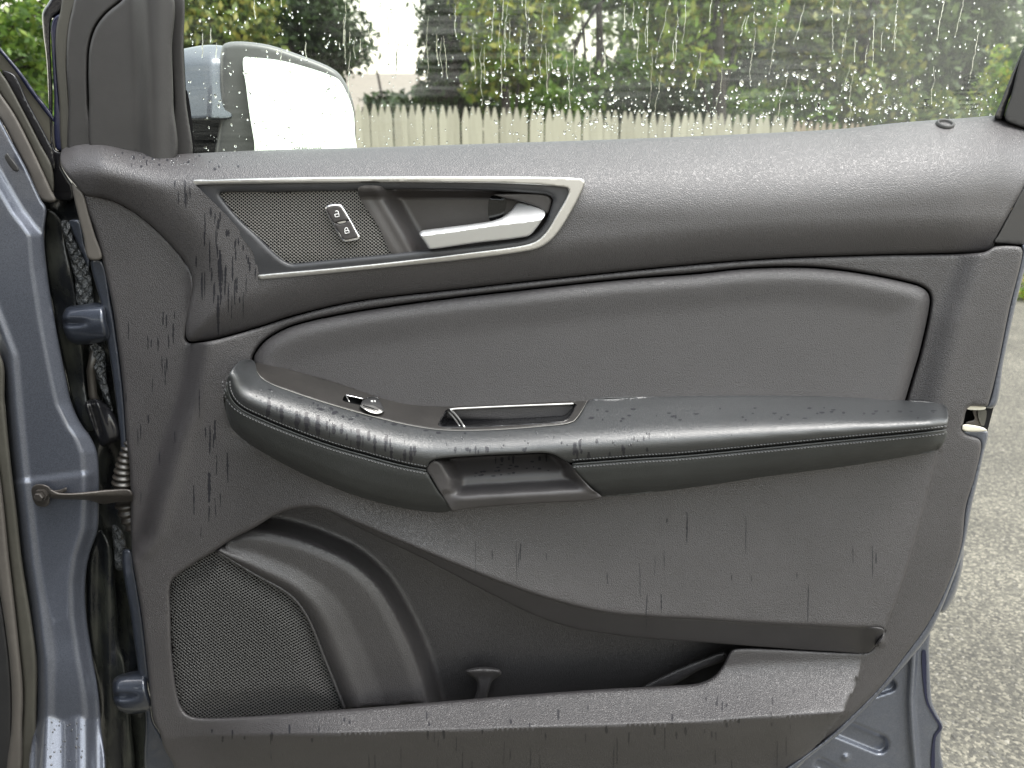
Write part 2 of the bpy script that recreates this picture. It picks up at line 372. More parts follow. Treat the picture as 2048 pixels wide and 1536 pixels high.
# ------------------------------------------------------------------ ground, fence, shed, trees
def ground_mat():
    m, n, l, b = base_mat('pale_gravelly_asphalt', (.3, .28, .24), .85)
    v = objco(n, l)
    a = n.new('ShaderNodeTexVoronoi'); a.inputs['Scale'].default_value = 160; l.new(v, a.inputs['Vector'])
    sp = n.new('ShaderNodeSeparateColor'); l.new(a.outputs['Color'], sp.inputs[0])
    rp = n.new('ShaderNodeValToRGB'); e = rp.color_ramp.elements
    e[0].color = (.042, .040, .034, 1); e[1].color = (.20, .185, .145, 1); e.new(.35).color = (.070, .066, .054, 1); e.new(.7).color = (.102, .096, .076, 1)
    l.new(sp.outputs[0], rp.inputs['Fac'])
    nz = n.new('ShaderNodeTexNoise'); nz.inputs['Scale'].default_value = 2.2; nz.inputs['Detail'].default_value = 5; l.new(v, nz.inputs['Vector'])
    mr = n.new('ShaderNodeMapRange'); mr.inputs['From Min'].default_value = .3; mr.inputs['From Max'].default_value = .7; mr.inputs['To Min'].default_value = .75; mr.inputs['To Max'].default_value = 1.2; l.new(nz.outputs['Fac'], mr.inputs['Value'])
    mx = n.new('ShaderNodeVectorMath'); mx.operation = 'SCALE'; l.new(rp.outputs['Color'], mx.inputs[0]); l.new(mr.outputs[0], mx.inputs['Scale']); l.new(mx.outputs[0], b.inputs['Base Color'])
    bp = n.new('ShaderNodeBump'); bp.inputs['Strength'].default_value = .7; bp.inputs['Distance'].default_value = .003; bp.invert = True
    l.new(a.outputs['Distance'], bp.inputs['Height']); l.new(bp.outputs['Normal'], b.inputs['Normal'])
    return m
M['ground'] = ground_mat()
gN = 40
gv = [(-150 + 300 * i / gN, -100 + 300 * j / gN, 0) for j in range(gN + 1) for i in range(gN + 1)]
gf = [(j * (gN + 1) + i, j * (gN + 1) + i + 1, (j + 1) * (gN + 1) + i + 1, (j + 1) * (gN + 1) + i) for j in range(gN) for i in range(gN)]
ground = mesh('ground', gv, gf, 'ground', None); ground['kind'] = 'structure'; ground['label'] = 'pale gravelly asphalt driveway beside the open car door'

def stone_stuff():
    m, n, l, b = base_mat('driveway_stone', (.3, .29, .26), .8)
    gi = n.new('ShaderNodeNewGeometry'); rp = n.new('ShaderNodeValToRGB'); e = rp.color_ramp.elements
    e[0].color = (.05, .048, .043, 1); e[1].color = (.24, .225, .19, 1); e.new(.5).color = (.11, .105, .09, 1)
    l.new(gi.outputs['Random Per Island'], rp.inputs['Fac']); l.new(rp.outputs['Color'], b.inputs['Base Color'])
    base = [(1, 0, 0), (-1, 0, 0), (0, 1, 0), (0, -1, 0), (0, 0, 1), (.6, .6, .5), (-.6, .6, .5), (-.6, -.6, .5), (.6, -.6, .5)]
    fc = [(0, 5, 8), (5, 2, 6), (6, 1, 7), (7, 3, 8), (4, 5, 6), (4, 6, 7), (4, 7, 8), (4, 8, 5), (0, 2, 5), (2, 1, 6), (1, 3, 7), (3, 0, 8)]
    V, F = [], []
    for i in range(2600):
        y = 1.15 + 5.5 * random.random() ** 1.7; x = y * (.50 + .28 * random.random()); r = .0025 + .0045 * random.random() ** 3
        if random.random() < .01: r *= 2
        a = random.random() * 6.28; sx, sy, sz = r * (.7 + .6 * random.random()), r * (.7 + .6 * random.random()), r * (.5 + .4 * random.random()); o = len(V)
        for q in base: V.append((x + (q[0] * sx) * math.cos(a) - q[1] * sy * math.sin(a), y + q[0] * sx * math.sin(a) + q[1] * sy * math.cos(a), q[2] * sz - .0008))
        F.extend([tuple(k + o for k in f) for f in fc])
    o = mesh('driveway_stones', V, F, m, None, False); o['kind'] = 'stuff'; o['label'] = 'small loose stones scattered over the driveway'; o['category'] = 'gravel'
stone_stuff()

def wood_mat(name, c1, c2):
    m, n, l, b = base_mat(name, c1, .8)
    oi = n.new('ShaderNodeObjectInfo'); v = objco(n, l, (60, 60, 3))
    nz = n.new('ShaderNodeTexNoise'); nz.inputs['Scale'].default_value = 1.5; nz.inputs['Detail'].default_value = 6; l.new(v, nz.inputs['Vector'])
    ad = n.new('ShaderNodeMath'); ad.operation = 'MULTIPLY_ADD'; l.new(oi.outputs['Random'], ad.inputs[0]); ad.inputs[1].default_value = .5
    sb = n.new('ShaderNodeMath'); sb.operation = 'MULTIPLY_ADD'; l.new(nz.outputs['Fac'], sb.inputs[0]); sb.inputs[1].default_value = .9; sb.inputs[2].default_value = -.2; l.new(sb.outputs[0], ad.inputs[2])
    mx = n.new('ShaderNodeMix'); mx.data_type = 'RGBA'; mx.inputs['A'].default_value = (*c1, 1); mx.inputs['B'].default_value = (*c2, 1)
    l.new(ad.outputs[0], mx.inputs['Factor']); l.new(mx.outputs['Result'], b.inputs['Base Color']); return m
M['picket'] = wood_mat('weathered_white_wood', (.28, .26, .21), (.50, .47, .39))
M['picket2'] = wood_mat('weathered_tan_wood', (.25, .20, .15), (.42, .34, .27))
def picket_fence(name, label, x0, x1, pitch, ytop, Y, mat):
    root = empty(name, label, 'fence', None, None)
    pm = {}
    xs = np.arange(x0, x1, pitch); top = IY(ytop); meshes = []
    for i, x in enumerate(xs):
        p = P1(x, top(x) + random.uniform(-1.5, 1.5), Y); w = pitch / FPX * Y * .93 / CT; h = p.z; t = .018
        prof = [(-w / 2, 0), (w / 2, 0), (w / 2, h - .11), (w * .33, h - .055), (w * .10, h), (-w * .10, h), (-w * .33, h - .055), (-w / 2, h - .11)]
        V = [(q[0], 0, q[1]) for q in prof] + [(q[0], t, q[1]) for q in prof]
        F = [tuple(range(8)), tuple(range(15, 7, -1))] + [(k, k + 8, (k + 1) % 8 + 8, (k + 1) % 8) for k in range(8)]
        me_o = mesh('picket', V, F, mat, root, False); me_o.location = (p.x, Y + random.uniform(-.004, .004), 0); me_o.rotation_euler = (0, random.uniform(-.008, .008), 0)
    a = P1(x0, top(x0), Y); b_ = P1(x1, top(x1), Y)
    for hh in (.28, .78):
        v, f = box_vf(((a.x + b_.x) / 2, Y + .045, (a.z + b_.z) / 2 * hh), (abs(b_.x - a.x), .04, .09)); mesh('rail', v, f, mat, root, False)
    for k in range(3):
        x = a.x + (b_.x - a.x) * (k + .5) / 3; v, f = box_vf((x, Y + .12, .6), (.1, .1, 1.2)); mesh('post', v, f, mat, root, False)
    return root
picket_fence('picket_fence', 'pale weathered picket fence seen through the wet window, beside the mirror', 655, 1588, 15.2, [(640, 206), (840, 210), (1300, 224), (1590, 231)], 6.5, 'picket')
picket_fence('picket_fence', 'lower tan picket fence at the right end of the pale fence', 1596, 2110, 13.4, [(1590, 242), (1800, 252), (2110, 268)], 7.2, 'picket2')

M['shedwall'] = speck('taupe_siding', (.20, .17, .15), .8, 30, .2, .01)
M['shedroof'] = speck('taupe_roof', (.23, .20, .18), .9, 60, .3, .01)
def shed():
    r = empty('garden_shed', 'taupe shed roof rising behind the pale fence, right of the mirror', 'shed', None)
    Y = 13; a = P1(600, 215, Y); b = P1(812, 215, Y); z0 = a.z; x0, x1 = a.x, b.x; zr = P1(700, 147, Y + 2).z
    v, f = box_vf(((x0 + x1) / 2, Y + 2, z0 / 2), (x1 - x0 - .3, 3.6, z0)); mesh('wall', v, f, 'shedwall', r, False)
    V = [(x0, Y, z0 - .05), (x1, Y, z0 - .05), (x1, Y + 2, zr), (x0, Y + 2, zr), (x1, Y + 4, z0 - .05), (x0, Y + 4, z0 - .05)]
    V += [(p[0], p[1], p[2] - .1) for p in V]
    F = [(0, 1, 2, 3), (3, 2, 4, 5), (7, 6, 9, 8), (8, 9, 11, 10), (0, 6, 7, 1), (5, 4, 10, 11), (1, 7, 8, 2), (2, 8, 10, 4), (0, 3, 9, 6), (3, 5, 11, 9)]
    mesh('roof', V, F, 'shedroof', r, False)
shed()

def leaf_mat(name, stops, tr=.35):
    m = bpy.data.materials.new(name); n, l = nodes(m); b = n['Principled BSDF']; b.inputs['Roughness'].default_value = .45
    gi = n.new('ShaderNodeNewGeometry'); rp = n.new('ShaderNodeValToRGB'); e = rp.color_ramp.elements
    e[0].color = (*stops[0], 1); e[1].color = (*stops[-1], 1)
    for i, s in enumerate(stops[1:-1]): e.new((i + 1) / (len(stops) - 1)).color = (*s, 1)
    l.new(gi.outputs['Random Per Island'], rp.inputs['Fac']); l.new(rp.outputs['Color'], b.inputs['Base Color'])
    t = n.new('ShaderNodeBsdfTranslucent'); l.new(rp.outputs['Color'], t.inputs['Color'])
    mx = n.new('ShaderNodeMixShader'); mx.inputs[0].default_value = tr; l.new(b.outputs[0], mx.inputs[1]); l.new(t.outputs[0], mx.inputs[2]); l.new(mx.outputs[0], n['Material Output'].inputs['Surface'])
    return m
M['leaf_mid'] = leaf_mat('mid_green_leaves', [(.03, .07, .012), (.075, .15, .022), (.13, .23, .035), (.21, .28, .05)])
M['leaf_dark'] = leaf_mat('dark_green_needles', [(.012, .028, .009), (.03, .06, .015), (.05, .09, .02)], .2)
M['leaf_lime'] = leaf_mat('yellow_green_leaves', [(.06, .11, .013), (.15, .25, .03), (.26, .36, .05), (.40, .36, .06)], .45)
M['leaf_olive'] = leaf_mat('olive_leaves', [(.04, .07, .016), (.095, .15, .03), (.17, .22, .05), (.30, .27, .06)], .35)
M['leaf_far'] = leaf_mat('far_leaves', [(.06, .09, .04), (.11, .16, .06), (.18, .23, .09)], .4)  # paler greens put the haze of distance into the leaf colour
M['bark'] = speck('dark_bark', (.035, .028, .026), .9, 60, .9, .02, var=.4)
def leaves(blobs, n_clump, per, size, seedv, flat=.6, sprd=.35):
    r = np.random.default_rng(seedv); C_, S_ = [], []
    wts = np.array([b[3] * b[4] * b[5] for b in blobs]); wts = wts ** .75 / np.sum(wts ** .75)
    for b, w in zip(blobs, wts):
        k = max(3, int(n_clump * w)); d = r.normal(size=(k, 3)); d /= np.linalg.norm(d, axis=1)[:, None]
        d *= (r.random((k, 1)) ** .45); C_.append(np.array(b[:3]) + d * np.array(b[3:6])); S_.append(np.full(k, sprd * min(b[3:6])))
    C_ = np.concatenate(C_); S_ = np.concatenate(S_)
    ctr = np.repeat(C_, per, 0) + r.normal(size=(len(C_) * per, 3)) * np.repeat(S_, per)[:, None] * np.array([1, 1, flat])
    N = len(ctr); a = r.normal(size=(N, 3)); a[:, 2] -= .5; a /= np.linalg.norm(a, axis=1)[:, None]
    u = r.normal(size=(N, 3)); bb = np.cross(a, u); bb /= np.linalg.norm(bb, axis=1)[:, None]; cc = np.cross(a, bb)
    sz = size * (.6 + .8 * r.random((N, 1)))
    v0 = ctr - a * sz; v1 = ctr + bb * sz * .5 + cc * sz * .12; v2 = ctr + a * sz; v3 = ctr - bb * sz * .5 + cc * sz * .12
    V = np.stack([v0, v1, v2, v3], 1).reshape(-1, 3)
    i = np.arange(N)[:, None] * 4
    F = np.concatenate([i + [0, 1, 2], i + [0, 2, 3]], 1).reshape(-1, 3)
    return V, F
def fast_mesh(name, V, F, mat, parent):
    me = bpy.data.meshes.new(name); me.vertices.add(len(V)); me.vertices.foreach_set('co', np.asarray(V, np.float32).ravel())
    F = np.asarray(F, np.int32); me.loops.add(F.size); me.loops.foreach_set('vertex_index', F.ravel()); me.polygons.add(len(F))
    me.polygons.foreach_set('loop_start', np.arange(0, F.size, 3, dtype=np.int32)); me.update(calc_edges=True); me.validate()
    return link(name, me, mat, parent)
def tree(name, label, Y, trunk_px, blobs_px, mat, n_clump, per, size, seedv, trunk_r=.1, sprd=.3, lean=0.0, flat=.6):
    root = empty(name, label, 'tree' if 'shrub' not in name else 'shrub', None, 'trees and shrubs beyond the window')
    bl = []
    for (x, y, rx, ry, dy) in blobs_px:
        c = P1(x, y, Y + dy); s = Y / FPX / CT; bl.append((c.x, c.y, c.z, rx * s, max(rx, ry) * s * .7, ry * s))
    bx = P1(trunk_px, 400, Y).x; topz = max(b[2] for b in bl) + .3
    path = [Vector((bx + lean * t + .06 * math.sin(t * 5 + seedv), Y, topz * t)) for t in np.linspace(0, 1, 9)]
    parts = [tube_vf(path, [trunk_r * (1.15 - .75 * t) for t in np.linspace(0, 1, 9)], 10)]
    rr = random.Random(seedv)
    for b in bl:
        s = path[rr.randint(3, 7)]; e = Vector(b[:3]); mid = s.lerp(e, .5) + Vector((0, 0, .15))
        parts.append(tube_vf([s, mid, e], [trunk_r * .35, trunk_r * .22, trunk_r * .08], 6))
        for _ in range(3):
            e2 = e + Vector((rr.uniform(-1, 1) * b[3], rr.uniform(-1, 1) * b[4], rr.uniform(-1, 1) * b[5])) * .8
            parts.append(tube_vf([mid, mid.lerp(e2, .6), e2], [trunk_r * .15, trunk_r * .1, trunk_r * .04], 5))
    mesh('trunk', *join(parts), 'bark', root)
    V, F = leaves(bl, n_clump, per, size, seedv, flat, sprd); fast_mesh('crown', V, F, mat, root)
    return root
tree('leafy_tree', 'fresh green leafy tree outside the glass at the far upper left', 4.2, -60, [(20, 30, 90, 80, 0), (70, 130, 60, 70, .2), (60, 210, 40, 40, 0), (-40, 120, 80, 120, .3), (30, -90, 120, 90, .3), (150, -40, 80, 90, .6), (150, 120, 70, 90, .8)], 'leaf_mid', 420, 16, .022, 3, .06)
tree('leafy_tree', 'brownish green tree above the blue mirror housing', 6.5, 330, [(400, 30, 90, 70, 0), (480, 40, 80, 70, .3), (420, 120, 90, 60, .3), (330, 0, 80, 120, .2), (430, -90, 130, 80, .4)], 'leaf_olive', 420, 18, .035, 5, .08)
tree('evergreen_tree', 'dark green evergreen tree left of the white sky gap', 9.5, 610, [(610, 20, 80, 60, 0), (660, 90, 70, 50, .3), (590, 80, 70, 60, .3), (668, 120, 36, 26, .2), (560, 20, 60, 70, .5), (590, -80, 90, 60, .4)], 'leaf_dark', 700, 26, .04, 7, .11, .35)
tree('ivy_clad_tree', 'dark ivy covered tree trunk right of the white sky gap', 8.0, 885, [(866, 60, 20, 60, -.1), (915, 40, 22, 70, -.1), (868, 150, 22, 40, -.15), (925, 130, 20, 50, .1), (905, -40, 45, 60, 0), (850, 196, 20, 20, 0)], 'leaf_dark', 260, 20, .035, 11, .2, .4)
tree('vine_tree', 'bright green vine hung tree in the middle of the window', 7.2, 1010, [(1000, 20, 70, 50, 0), (1060, 50, 50, 40, .1), (990, 100, 45, 50, -.1), (1070, 110, 30, 40, .2), (970, 165, 40, 30, 0), (1040, 160, 50, 26, .2), (1020, -80, 120, 70, .2), (1120, 20, 40, 20, .3)], 'leaf_lime', 520, 15, .042, 13, .05, .3)
tree('leafy_tree', 'mid green tree with one bare dark branch under the bright gap', 9.0, 1180, [(1130, 170, 70, 40, 0), (1220, 190, 80, 35, .3), (1260, 150, 60, 40, .3), (1160, 5, 40, 12, 0), (1260, 0, 60, 22, .2), (1180, 215, 120, 20, .2)], 'leaf_mid', 380, 18, .05, 17, .07, .35)
tree('leafy_tree', 'yellow green leafy tree right of the bright gap', 7.6, 1420, [(1350, 60, 60, 60, 0), (1400, 20, 80, 50, .2), (1460, 60, 60, 40, .2), (1370, 130, 60, 30, -.1), (1500, 20, 60, 40, .3), (1430, -70, 130, 60, .2), (1330, 10, 40, 40, 0)], 'leaf_lime', 460, 15, .05, 19, .08, .32)
tree('evergreen_tree', 'dark tree behind the yellow green leaves, low branches over fence', 10.5, 1480, [(1430, 120, 120, 70, 0), (1540, 80, 80, 80, .3), (1380, 190, 150, 40, .2), (1530, 180, 100, 40, .2), (1480, 20, 110, 80, .3)], 'leaf_dark', 700, 24, .05, 23, .12, .4)
tree('leafy_tree', 'olive tree with yellowing leaves in the right half of the window', 8.6, 1690, [(1620, 50, 70, 70, 0), (1700, 40, 80, 60, .2), (1650, 140, 70, 50, .1), (1720, 190, 40, 50, -.2), (1760, 110, 60, 60, .3), (1680, -60, 130, 60, .3), (1600, 200, 70, 35, .3)], 'leaf_olive', 640, 18, .05, 29, .09, .35)
tree('leafy_tree', 'grey green tree behind the etched mark at the window corner', 9.6, 1880, [(1830, 60, 80, 80, 0), (1920, 120, 90, 70, .2), (1830, 180, 80, 50, .2), (1950, 30, 90, 80, .3), (1990, 190, 70, 60, .1), (1900, -60, 140, 60, .3)], 'leaf_far', 640, 20, .055, 31, .1, .38)
tree('leafy_shrub', 'yellow leaved shrub at the edge of the driveway, far right', 6.4, 2060, [(2060, 590, 26, 40, 0), (2100, 560, 60, 60, .3), (2020, 600, 26, 24, .4), (1985, 170, 22, 60, .2), (2075, 300, 60, 120, .3)], 'leaf_lime', 240, 16, .03, 37, .02, .4)
for k, (hx, hw, mt, lb) in enumerate([(900, 90, 'leaf_dark', 'dark low shrub behind the fence under the ivy covered trunk'), (1090, 120, 'leaf_mid', 'green low shrub behind the middle of the pale fence'), (1310, 130, 'leaf_dark', 'dark shrub behind the pale fence right of the middle'), (1560, 150, 'leaf_mid', 'shrub behind the end of the pale fence'), (770, 34, 'leaf_dark', 'small dark shrub in front of the taupe shed'), (1800, 140, 'leaf_olive', 'olive shrub behind the lower tan fence')]):
    tree('leafy_shrub', lb, 7.9 + .2 * k, hx, [(hx - hw * .5, 222, hw * .6, 36, 0), (hx + hw * .5, 226, hw * .6, 34, .1), (hx, 208, hw * .5, 30, .1), (hx, 300, hw, 70, .2)], mt, 300 if hw > 50 else 90, 16, .045, 51 + k, .03, .4)
# far wood as one mass
bl = []
for i in range(46):
    x = random.uniform(1000, 2200) if i > 14 else random.uniform(-500, 540); y = random.uniform(-160, 235); Yd = random.uniform(14, 19)
    if 1120 < x < 1300 and y < 150: continue
    c = P1(x, y, Yd); s = Yd / FPX; bl.append((c.x, c.y, c.z, 90 * s, 90 * s, 60 * s))
V, F = leaves(bl, 1500, 22, .09, 41, .6, .4); wood = fast_mesh('far_woods', V, F, 'leaf_far', None)
wood['kind'] = 'stuff'; wood['label'] = 'hazy mass of far trees filling the window behind the nearer trees'; wood['category'] = 'woods'

# ================================================================== the open car door
door = empty('car', 'slate blue car with its rain wet door open, black grained inner trim facing the viewer', 'car', None)
ARM_S = [(454, 762), (455, 776), (463, 797), (480, 815), (530, 840), (597, 867), (665, 891), (732, 910), (799, 928), (853, 939), (960, 938), (1060, 934), (1145, 926), (1280, 916), (1348, 912), (1519, 896), (1690, 879), (1826, 866), (1896, 858)]
ARM_IN = [(508, 722), (513, 724), (575, 738), (665, 763), (732, 785), (777, 799), (822, 808), (900, 811), (1000, 808), (1090, 803), (1179, 800), (1348, 793), (1519, 791), (1656, 793), (1792, 800), (1881, 806)]
SEAM = cr(ARM_S, False, 6); AIN = cr(ARM_IN, False, 8)
def arm_depth(px, py):
    a = dseg(px, py, AIN); s = dseg(px, py, SEAM); t = a / (a + s + 1e-6)
    y = np.interp(t, [0, .15, .3, .42, .52, .62, .72, .82, .92, 1.0], [.984, .962, .942, .926, .914, .905, .8995, .898, .901, .908])
    return y
ARM_BOT = [(449, 800), (451, 819), (462, 853), (485, 877), (530, 907), (620, 954), (709, 990), (799, 1014), (889, 1024), (906, 1020), (1045, 1008), (1200, 993), (1400, 973), (1519, 954), (1690, 932), (1826, 910), (1874, 900)]
ylip = IY([(598, 1014), (632, 1012), (700, 1040), (802, 1084), (905, 1127), (1008, 1168), (1110, 1202), (1213, 1226), (1315, 1235), (1400, 1239), (1519, 1247), (1690, 1255), (1768, 1259)])
yarm = IY(ARM_BOT); xridge = IX([(407, 660), (410, 691), (400, 756), (386, 814), (362, 876), (342, 944), (322, 1013), (307, 1072), (275, 1117), (240, 1150), (180, 1200)])
xcr = IX([(1985, 490), (1977, 510), (1929, 637), (1895, 773), (1870, 880), (1865, 920)])
LEDGE = [(1876, 900), (1874, 906), (1858, 970), (1845, 1020), (1820, 1110), (1789, 1206), (1768, 1260)]
xL = IX(LEDGE)
FEDGE = [(1725, 1300), (1724, 1305), (1719, 1342), (1707, 1380), (1685, 1426), (1645, 1479), (1604, 1520), (1588, 1534)]
xF = IX(FEDGE)
yFt = IY([(340, 1438), (410, 1436), (683, 1419), (871, 1404), (1042, 1390), (1213, 1378), (1400, 1365), (1430, 1352), (1448, 1328), (1464, 1300), (1724, 1303)])
yFc = IY([(300, 1478), (410, 1471), (700, 1465), (1042, 1455), (1400, 1443), (1519, 1433), (1685, 1425)])
def main_depth(px, py):
    Y = np.full(px.shape, .985)
    s = px - xridge(py); left = 1 - ss(-38, 4, s); Y = Y + .032 * left * (py < 1250)
    Y = Y - .003 * np.exp(-((s - 10) / 14) ** 2) * (py < 1110) * (py > 680)
    rec = .020 * ss(425, 560, px) * ss(0, 75, xcr(py) - px) * (1 - ss(850, 905, py)); Y = Y + rec
    fx = ss(430, 950, px); t = np.clip((py - yarm(px)) / (ylip(px) - yarm(px) + 1e-6), 0, 1)
    inL = (px < xL(py)) & (py > yarm(px) - 40) & (py < 1290)
    Y = Y - np.where(inL, fx * (.009 + .022 * t ** 1.3), 0)
    ft = ss(330, 700, px); u = np.clip((py - yFc(px)) / 105 + 1, 0, 1)
    inF = (py > 1296) & (py > yFt(px) - 8) & (px < xF(py))
    under = np.clip(py - yFc(px), 0, None)
    fade = 1 - ss(1560, 1700, px) * ss(20, 90, py - 1400)
    Y = Y - np.where(inF, ft * (.002 + .066 * u ** 1.15) * (1 - .8 * ss(-10, 110, under)) * fade, 0)
    Y = Y + under * .00022
    # soft arch over the speaker
    return Y
M_OUT = [(167, 389), (205, 393), (239, 405), (273, 425), (307, 452), (342, 487), (367, 517), (381, 543), (386, 570), (380, 612), (373, 660), (372, 680), (378, 686), (393, 686), (427, 681), (513, 657), (581, 635), (700, 606), (939, 577), (1178, 551), (1400, 529), (1553, 518), (1758, 511), (1965, 505), (1978, 500), (1988, 494), (2042, 495), (2045, 502),
         (2018, 620), (1994, 739), (1979, 800), (1974, 812), (1940, 813), (1933, 820), (1928, 840), (1925, 858), (1932, 868), (1956, 877), (1962, 886), (1949, 955), (1932, 1011), (1922, 1093), (1895, 1171), (1854, 1250), (1809, 1312), (1758, 1377), (1707, 1428), (1656, 1476), (1587, 1527), (1550, 1552), (360, 1552), (345, 1525), (328, 1496), (320, 1468), (307, 1438), (297, 1353), (284, 1233), (270, 1148), (263, 1096), (261, 1011), (260, 944), (253, 876), (246, 773), (236, 691), (225, 613), (205, 520), (190, 465)]
R_HOLE = [(341, 1216), (340, 1180), (346, 1160), (380, 1133), (431, 1101), (461, 1080), (513, 1053), (547, 1032), (590, 1017), (640, 1017), (700, 1041), (802, 1084), (905, 1127), (1008, 1168), (1110, 1202), (1213, 1226), (1315, 1235), (1400, 1239), (1519, 1247), (1690, 1255), (1764, 1259), (1767, 1262), (1740, 1301), (1735, 1304), (1480, 1297), (1463, 1301), (1447, 1329), (1427, 1353), (1399, 1366), (1348, 1371), (1213, 1378), (1042, 1390), (871, 1404), (683, 1419), (410, 1436), (379, 1431), (362, 1412), (345, 1318)]
PAD = [(508, 716), (516, 700), (533, 681), (564, 662), (598, 649), (700, 627), (871, 602), (1042, 582), (1247, 560), (1400, 548), (1485, 539), (1604, 536), (1673, 541), (1741, 551), (1809, 565), (1840, 574), (1854, 584), (1859, 598), (1857, 620), (1840, 698), (1823, 756), (1803, 825), (1797, 850), (1785, 856), (1300, 850), (900, 838), (700, 806), (560, 762), (514, 742)]
def grow(poly, d):
    L = cr(poly, True, 12); t = np.roll(L, -1, 0) - np.roll(L, 1, 0); t /= np.linalg.norm(t, axis=1)[:, None]
    nrm = np.stack([-t[:, 1], t[:, 0]], 1); c = L + nrm * .5
    if inside(c[:1, 0], c[:1, 1], L)[0]: nrm = -nrm
    return (L + nrm * d)
def off(line, d): return [(x + d, y) for x, y in line]
crease_low = [(x, float(yFc(np.array(x)))) for x in range(330, 1690, 60)] + [(1684, 1426)]
door_card = sheet('door_card', M_OUT, main_depth, 'trim', door, step=10, holes=[R_HOLE, grow(PAD, 3.5)], lines=[off(LEDGE, -.8), off(LEDGE, 1.2), off(FEDGE, -.8), off(FEDGE, 1.2), crease_low, [(x, y - 4) for x, y in crease_low]], roll=(7, .006), hole_roll=(7, .006), skirt=.03)

# upper soft trim
U_TOP = [(126, 297), (150, 289), (205, 290), (260, 301), (308, 308), (342, 309), (383, 307), (513, 301), (700, 296), (1042, 285), (1400, 272), (1690, 257), (1792, 246), (1929, 236), (1997, 231), (2048, 236), (2075, 246)]
U_LOW = [(1981, 503), (1960, 504), (1758, 509), (1553, 516), (1400, 527), (1178, 549), (939, 575), (700, 604), (581, 632), (513, 654), (427, 678), (400, 682), (377, 681), (372, 668), (377, 620), (386, 570), (381, 544), (367, 519), (342, 489), (307, 454), (273, 427), (239, 407), (205, 395), (167, 390)]
U_OUT = U_TOP + [(2085, 300), (2060, 356), (2018, 427), (1994, 472), (1988, 490)] + U_LOW + [(150, 369), (133, 349), (121, 325)]
ULOW = cr(U_LOW, False, 10); yUt = IY(U_TOP)
def upper_depth(px, py):
    h = ss(200, 1500, px); Wd = 70 + 95 * h; s = np.clip((py - yUt(px)) / Wd, 0, 1)
    Y = .985 + (.060 + .026 * h) * (1 - s) ** 2.2
    d = dseg(px, py, ULOW); Y = Y + .021 * np.clip(1 - d / 75, 0, 1) ** 1.7
    Y = Y + .02 * ss(1900, 2080, px)
    Y = Y + .02 * (1 - ss(120, 210, px))
    return Y
BEZ_OUT = [(383, 361), (430, 359), (496, 357), (643, 354), (800, 353), (990, 353), (1100, 354), (1150, 356), (1165, 358), (1170, 364), (1166, 378), (1145, 420), (1116, 466), (1095, 487), (1074, 498), (1042, 505), (927, 520), (780, 535), (664, 547), (522, 560), (516, 559), (515, 552), (513, 539), (508, 514), (504, 500), (487, 476), (454, 436), (412, 394), (388, 371), (382, 365)]
upper_trim = sheet('upper_trim', U_OUT, upper_depth, 'soft', door, step=9, holes=[grow(BEZ_OUT, -3)], roll=(8, .006), skirt=.02)
# padded insert
PADL = cr(PAD, True, 10); PADT = cr([(500, 740)] + PAD[:23], False, 10)
def pad_depth(px, py):
    d = dseg(px, py, PADT); v = np.clip((py - 540) / 280, 0, 1)
    vis = 1 - ss(740, 800, py)
    return 1.0 - .007 * ss(0, 22, d) + .0035 * ss(20, 80, d) - .012 * v ** 2
sheet('padded_insert', PAD, pad_depth, 'pad', door, step=10, roll=(9, .008), skirt=.02)
# black sheet added behind everything, painting the trim gaps as dark shade
sheet('gap_backing', [(170, 400), (2040, 420), (2030, 560), (1960, 800), (1900, 1100), (1600, 1530), (380, 1545), (280, 1100)], 1.075, 'black', door, step=40, skirt=0, spline=False)

# armrest
CAP = [(505, 720), (485, 720), (465, 737), (455, 757), (453, 773), (463, 796), (480, 814), (530, 839), (597, 866), (665, 890), (732, 909), (799, 927), (850, 937), (855, 934), (858, 926), (869, 919), (887, 916), (977, 910), (1045, 907), (1090, 906), (1107, 909), (1121, 916), (1139, 925), (1152, 924), (1280, 915), (1348, 911), (1519, 895), (1690, 878), (1826, 865), (1890, 858), (1896, 842), (1895, 820), (1890, 811), (1876, 806), (1792, 800), (1656, 793), (1519, 791), (1348, 793), (1182, 800), (1172, 808), (1160, 830), (1150, 842), (1136, 848), (1090, 853), (977, 860), (887, 860), (822, 851), (754, 836), (665, 811), (597, 788), (541, 767), (521, 754), (514, 743), (511, 728)]
def cap_depth(px, py):
    Y = arm_depth(px, py); return Y + .012 * ss(1850, 1896, px) ** 2
cap = sheet('armrest_cap', CAP, cap_depth, 'arm', door, step=7, roll=(4, .003), skirt=.03)
SIDE_L = [(449, 776), (454, 780), (462, 800), (480, 818), (530, 843), (597, 870), (665, 894), (732, 913), (799, 931), (848, 941), (855, 945), (860, 955), (878, 984), (900, 1013), (904, 1021), (889, 1025), (799, 1015), (709, 990), (620, 954), (530, 907), (485, 877), (462, 853), (451, 819), (447, 795)]
SIDE_R = [(1143, 929), (1155, 928), (1280, 919), (1348, 915), (1519, 899), (1690, 882), (1826, 869), (1893, 862), (1891, 878), (1882, 894), (1872, 901), (1826, 911), (1690, 933), (1519, 955), (1400, 973), (1210, 993), (1200, 991), (1180, 972)]
ABOT = cr(ARM_BOT, False, 8)
def side_depth(px, py):
    a = dseg(px, py, SEAM); b = dseg(px, py, ABOT); t = a / (a + b + 1e-6)
    return np.interp(t, [0, .06, .2, .6, .85, 1], [.909, .905, .905, .912, .922, .940]) + .012 * ss(1850, 1896, px) ** 2
side1 = sheet('armrest_side', SIDE_L, side_depth, 'arm_side', door, step=7, roll=(5, .004), skirt=.06)
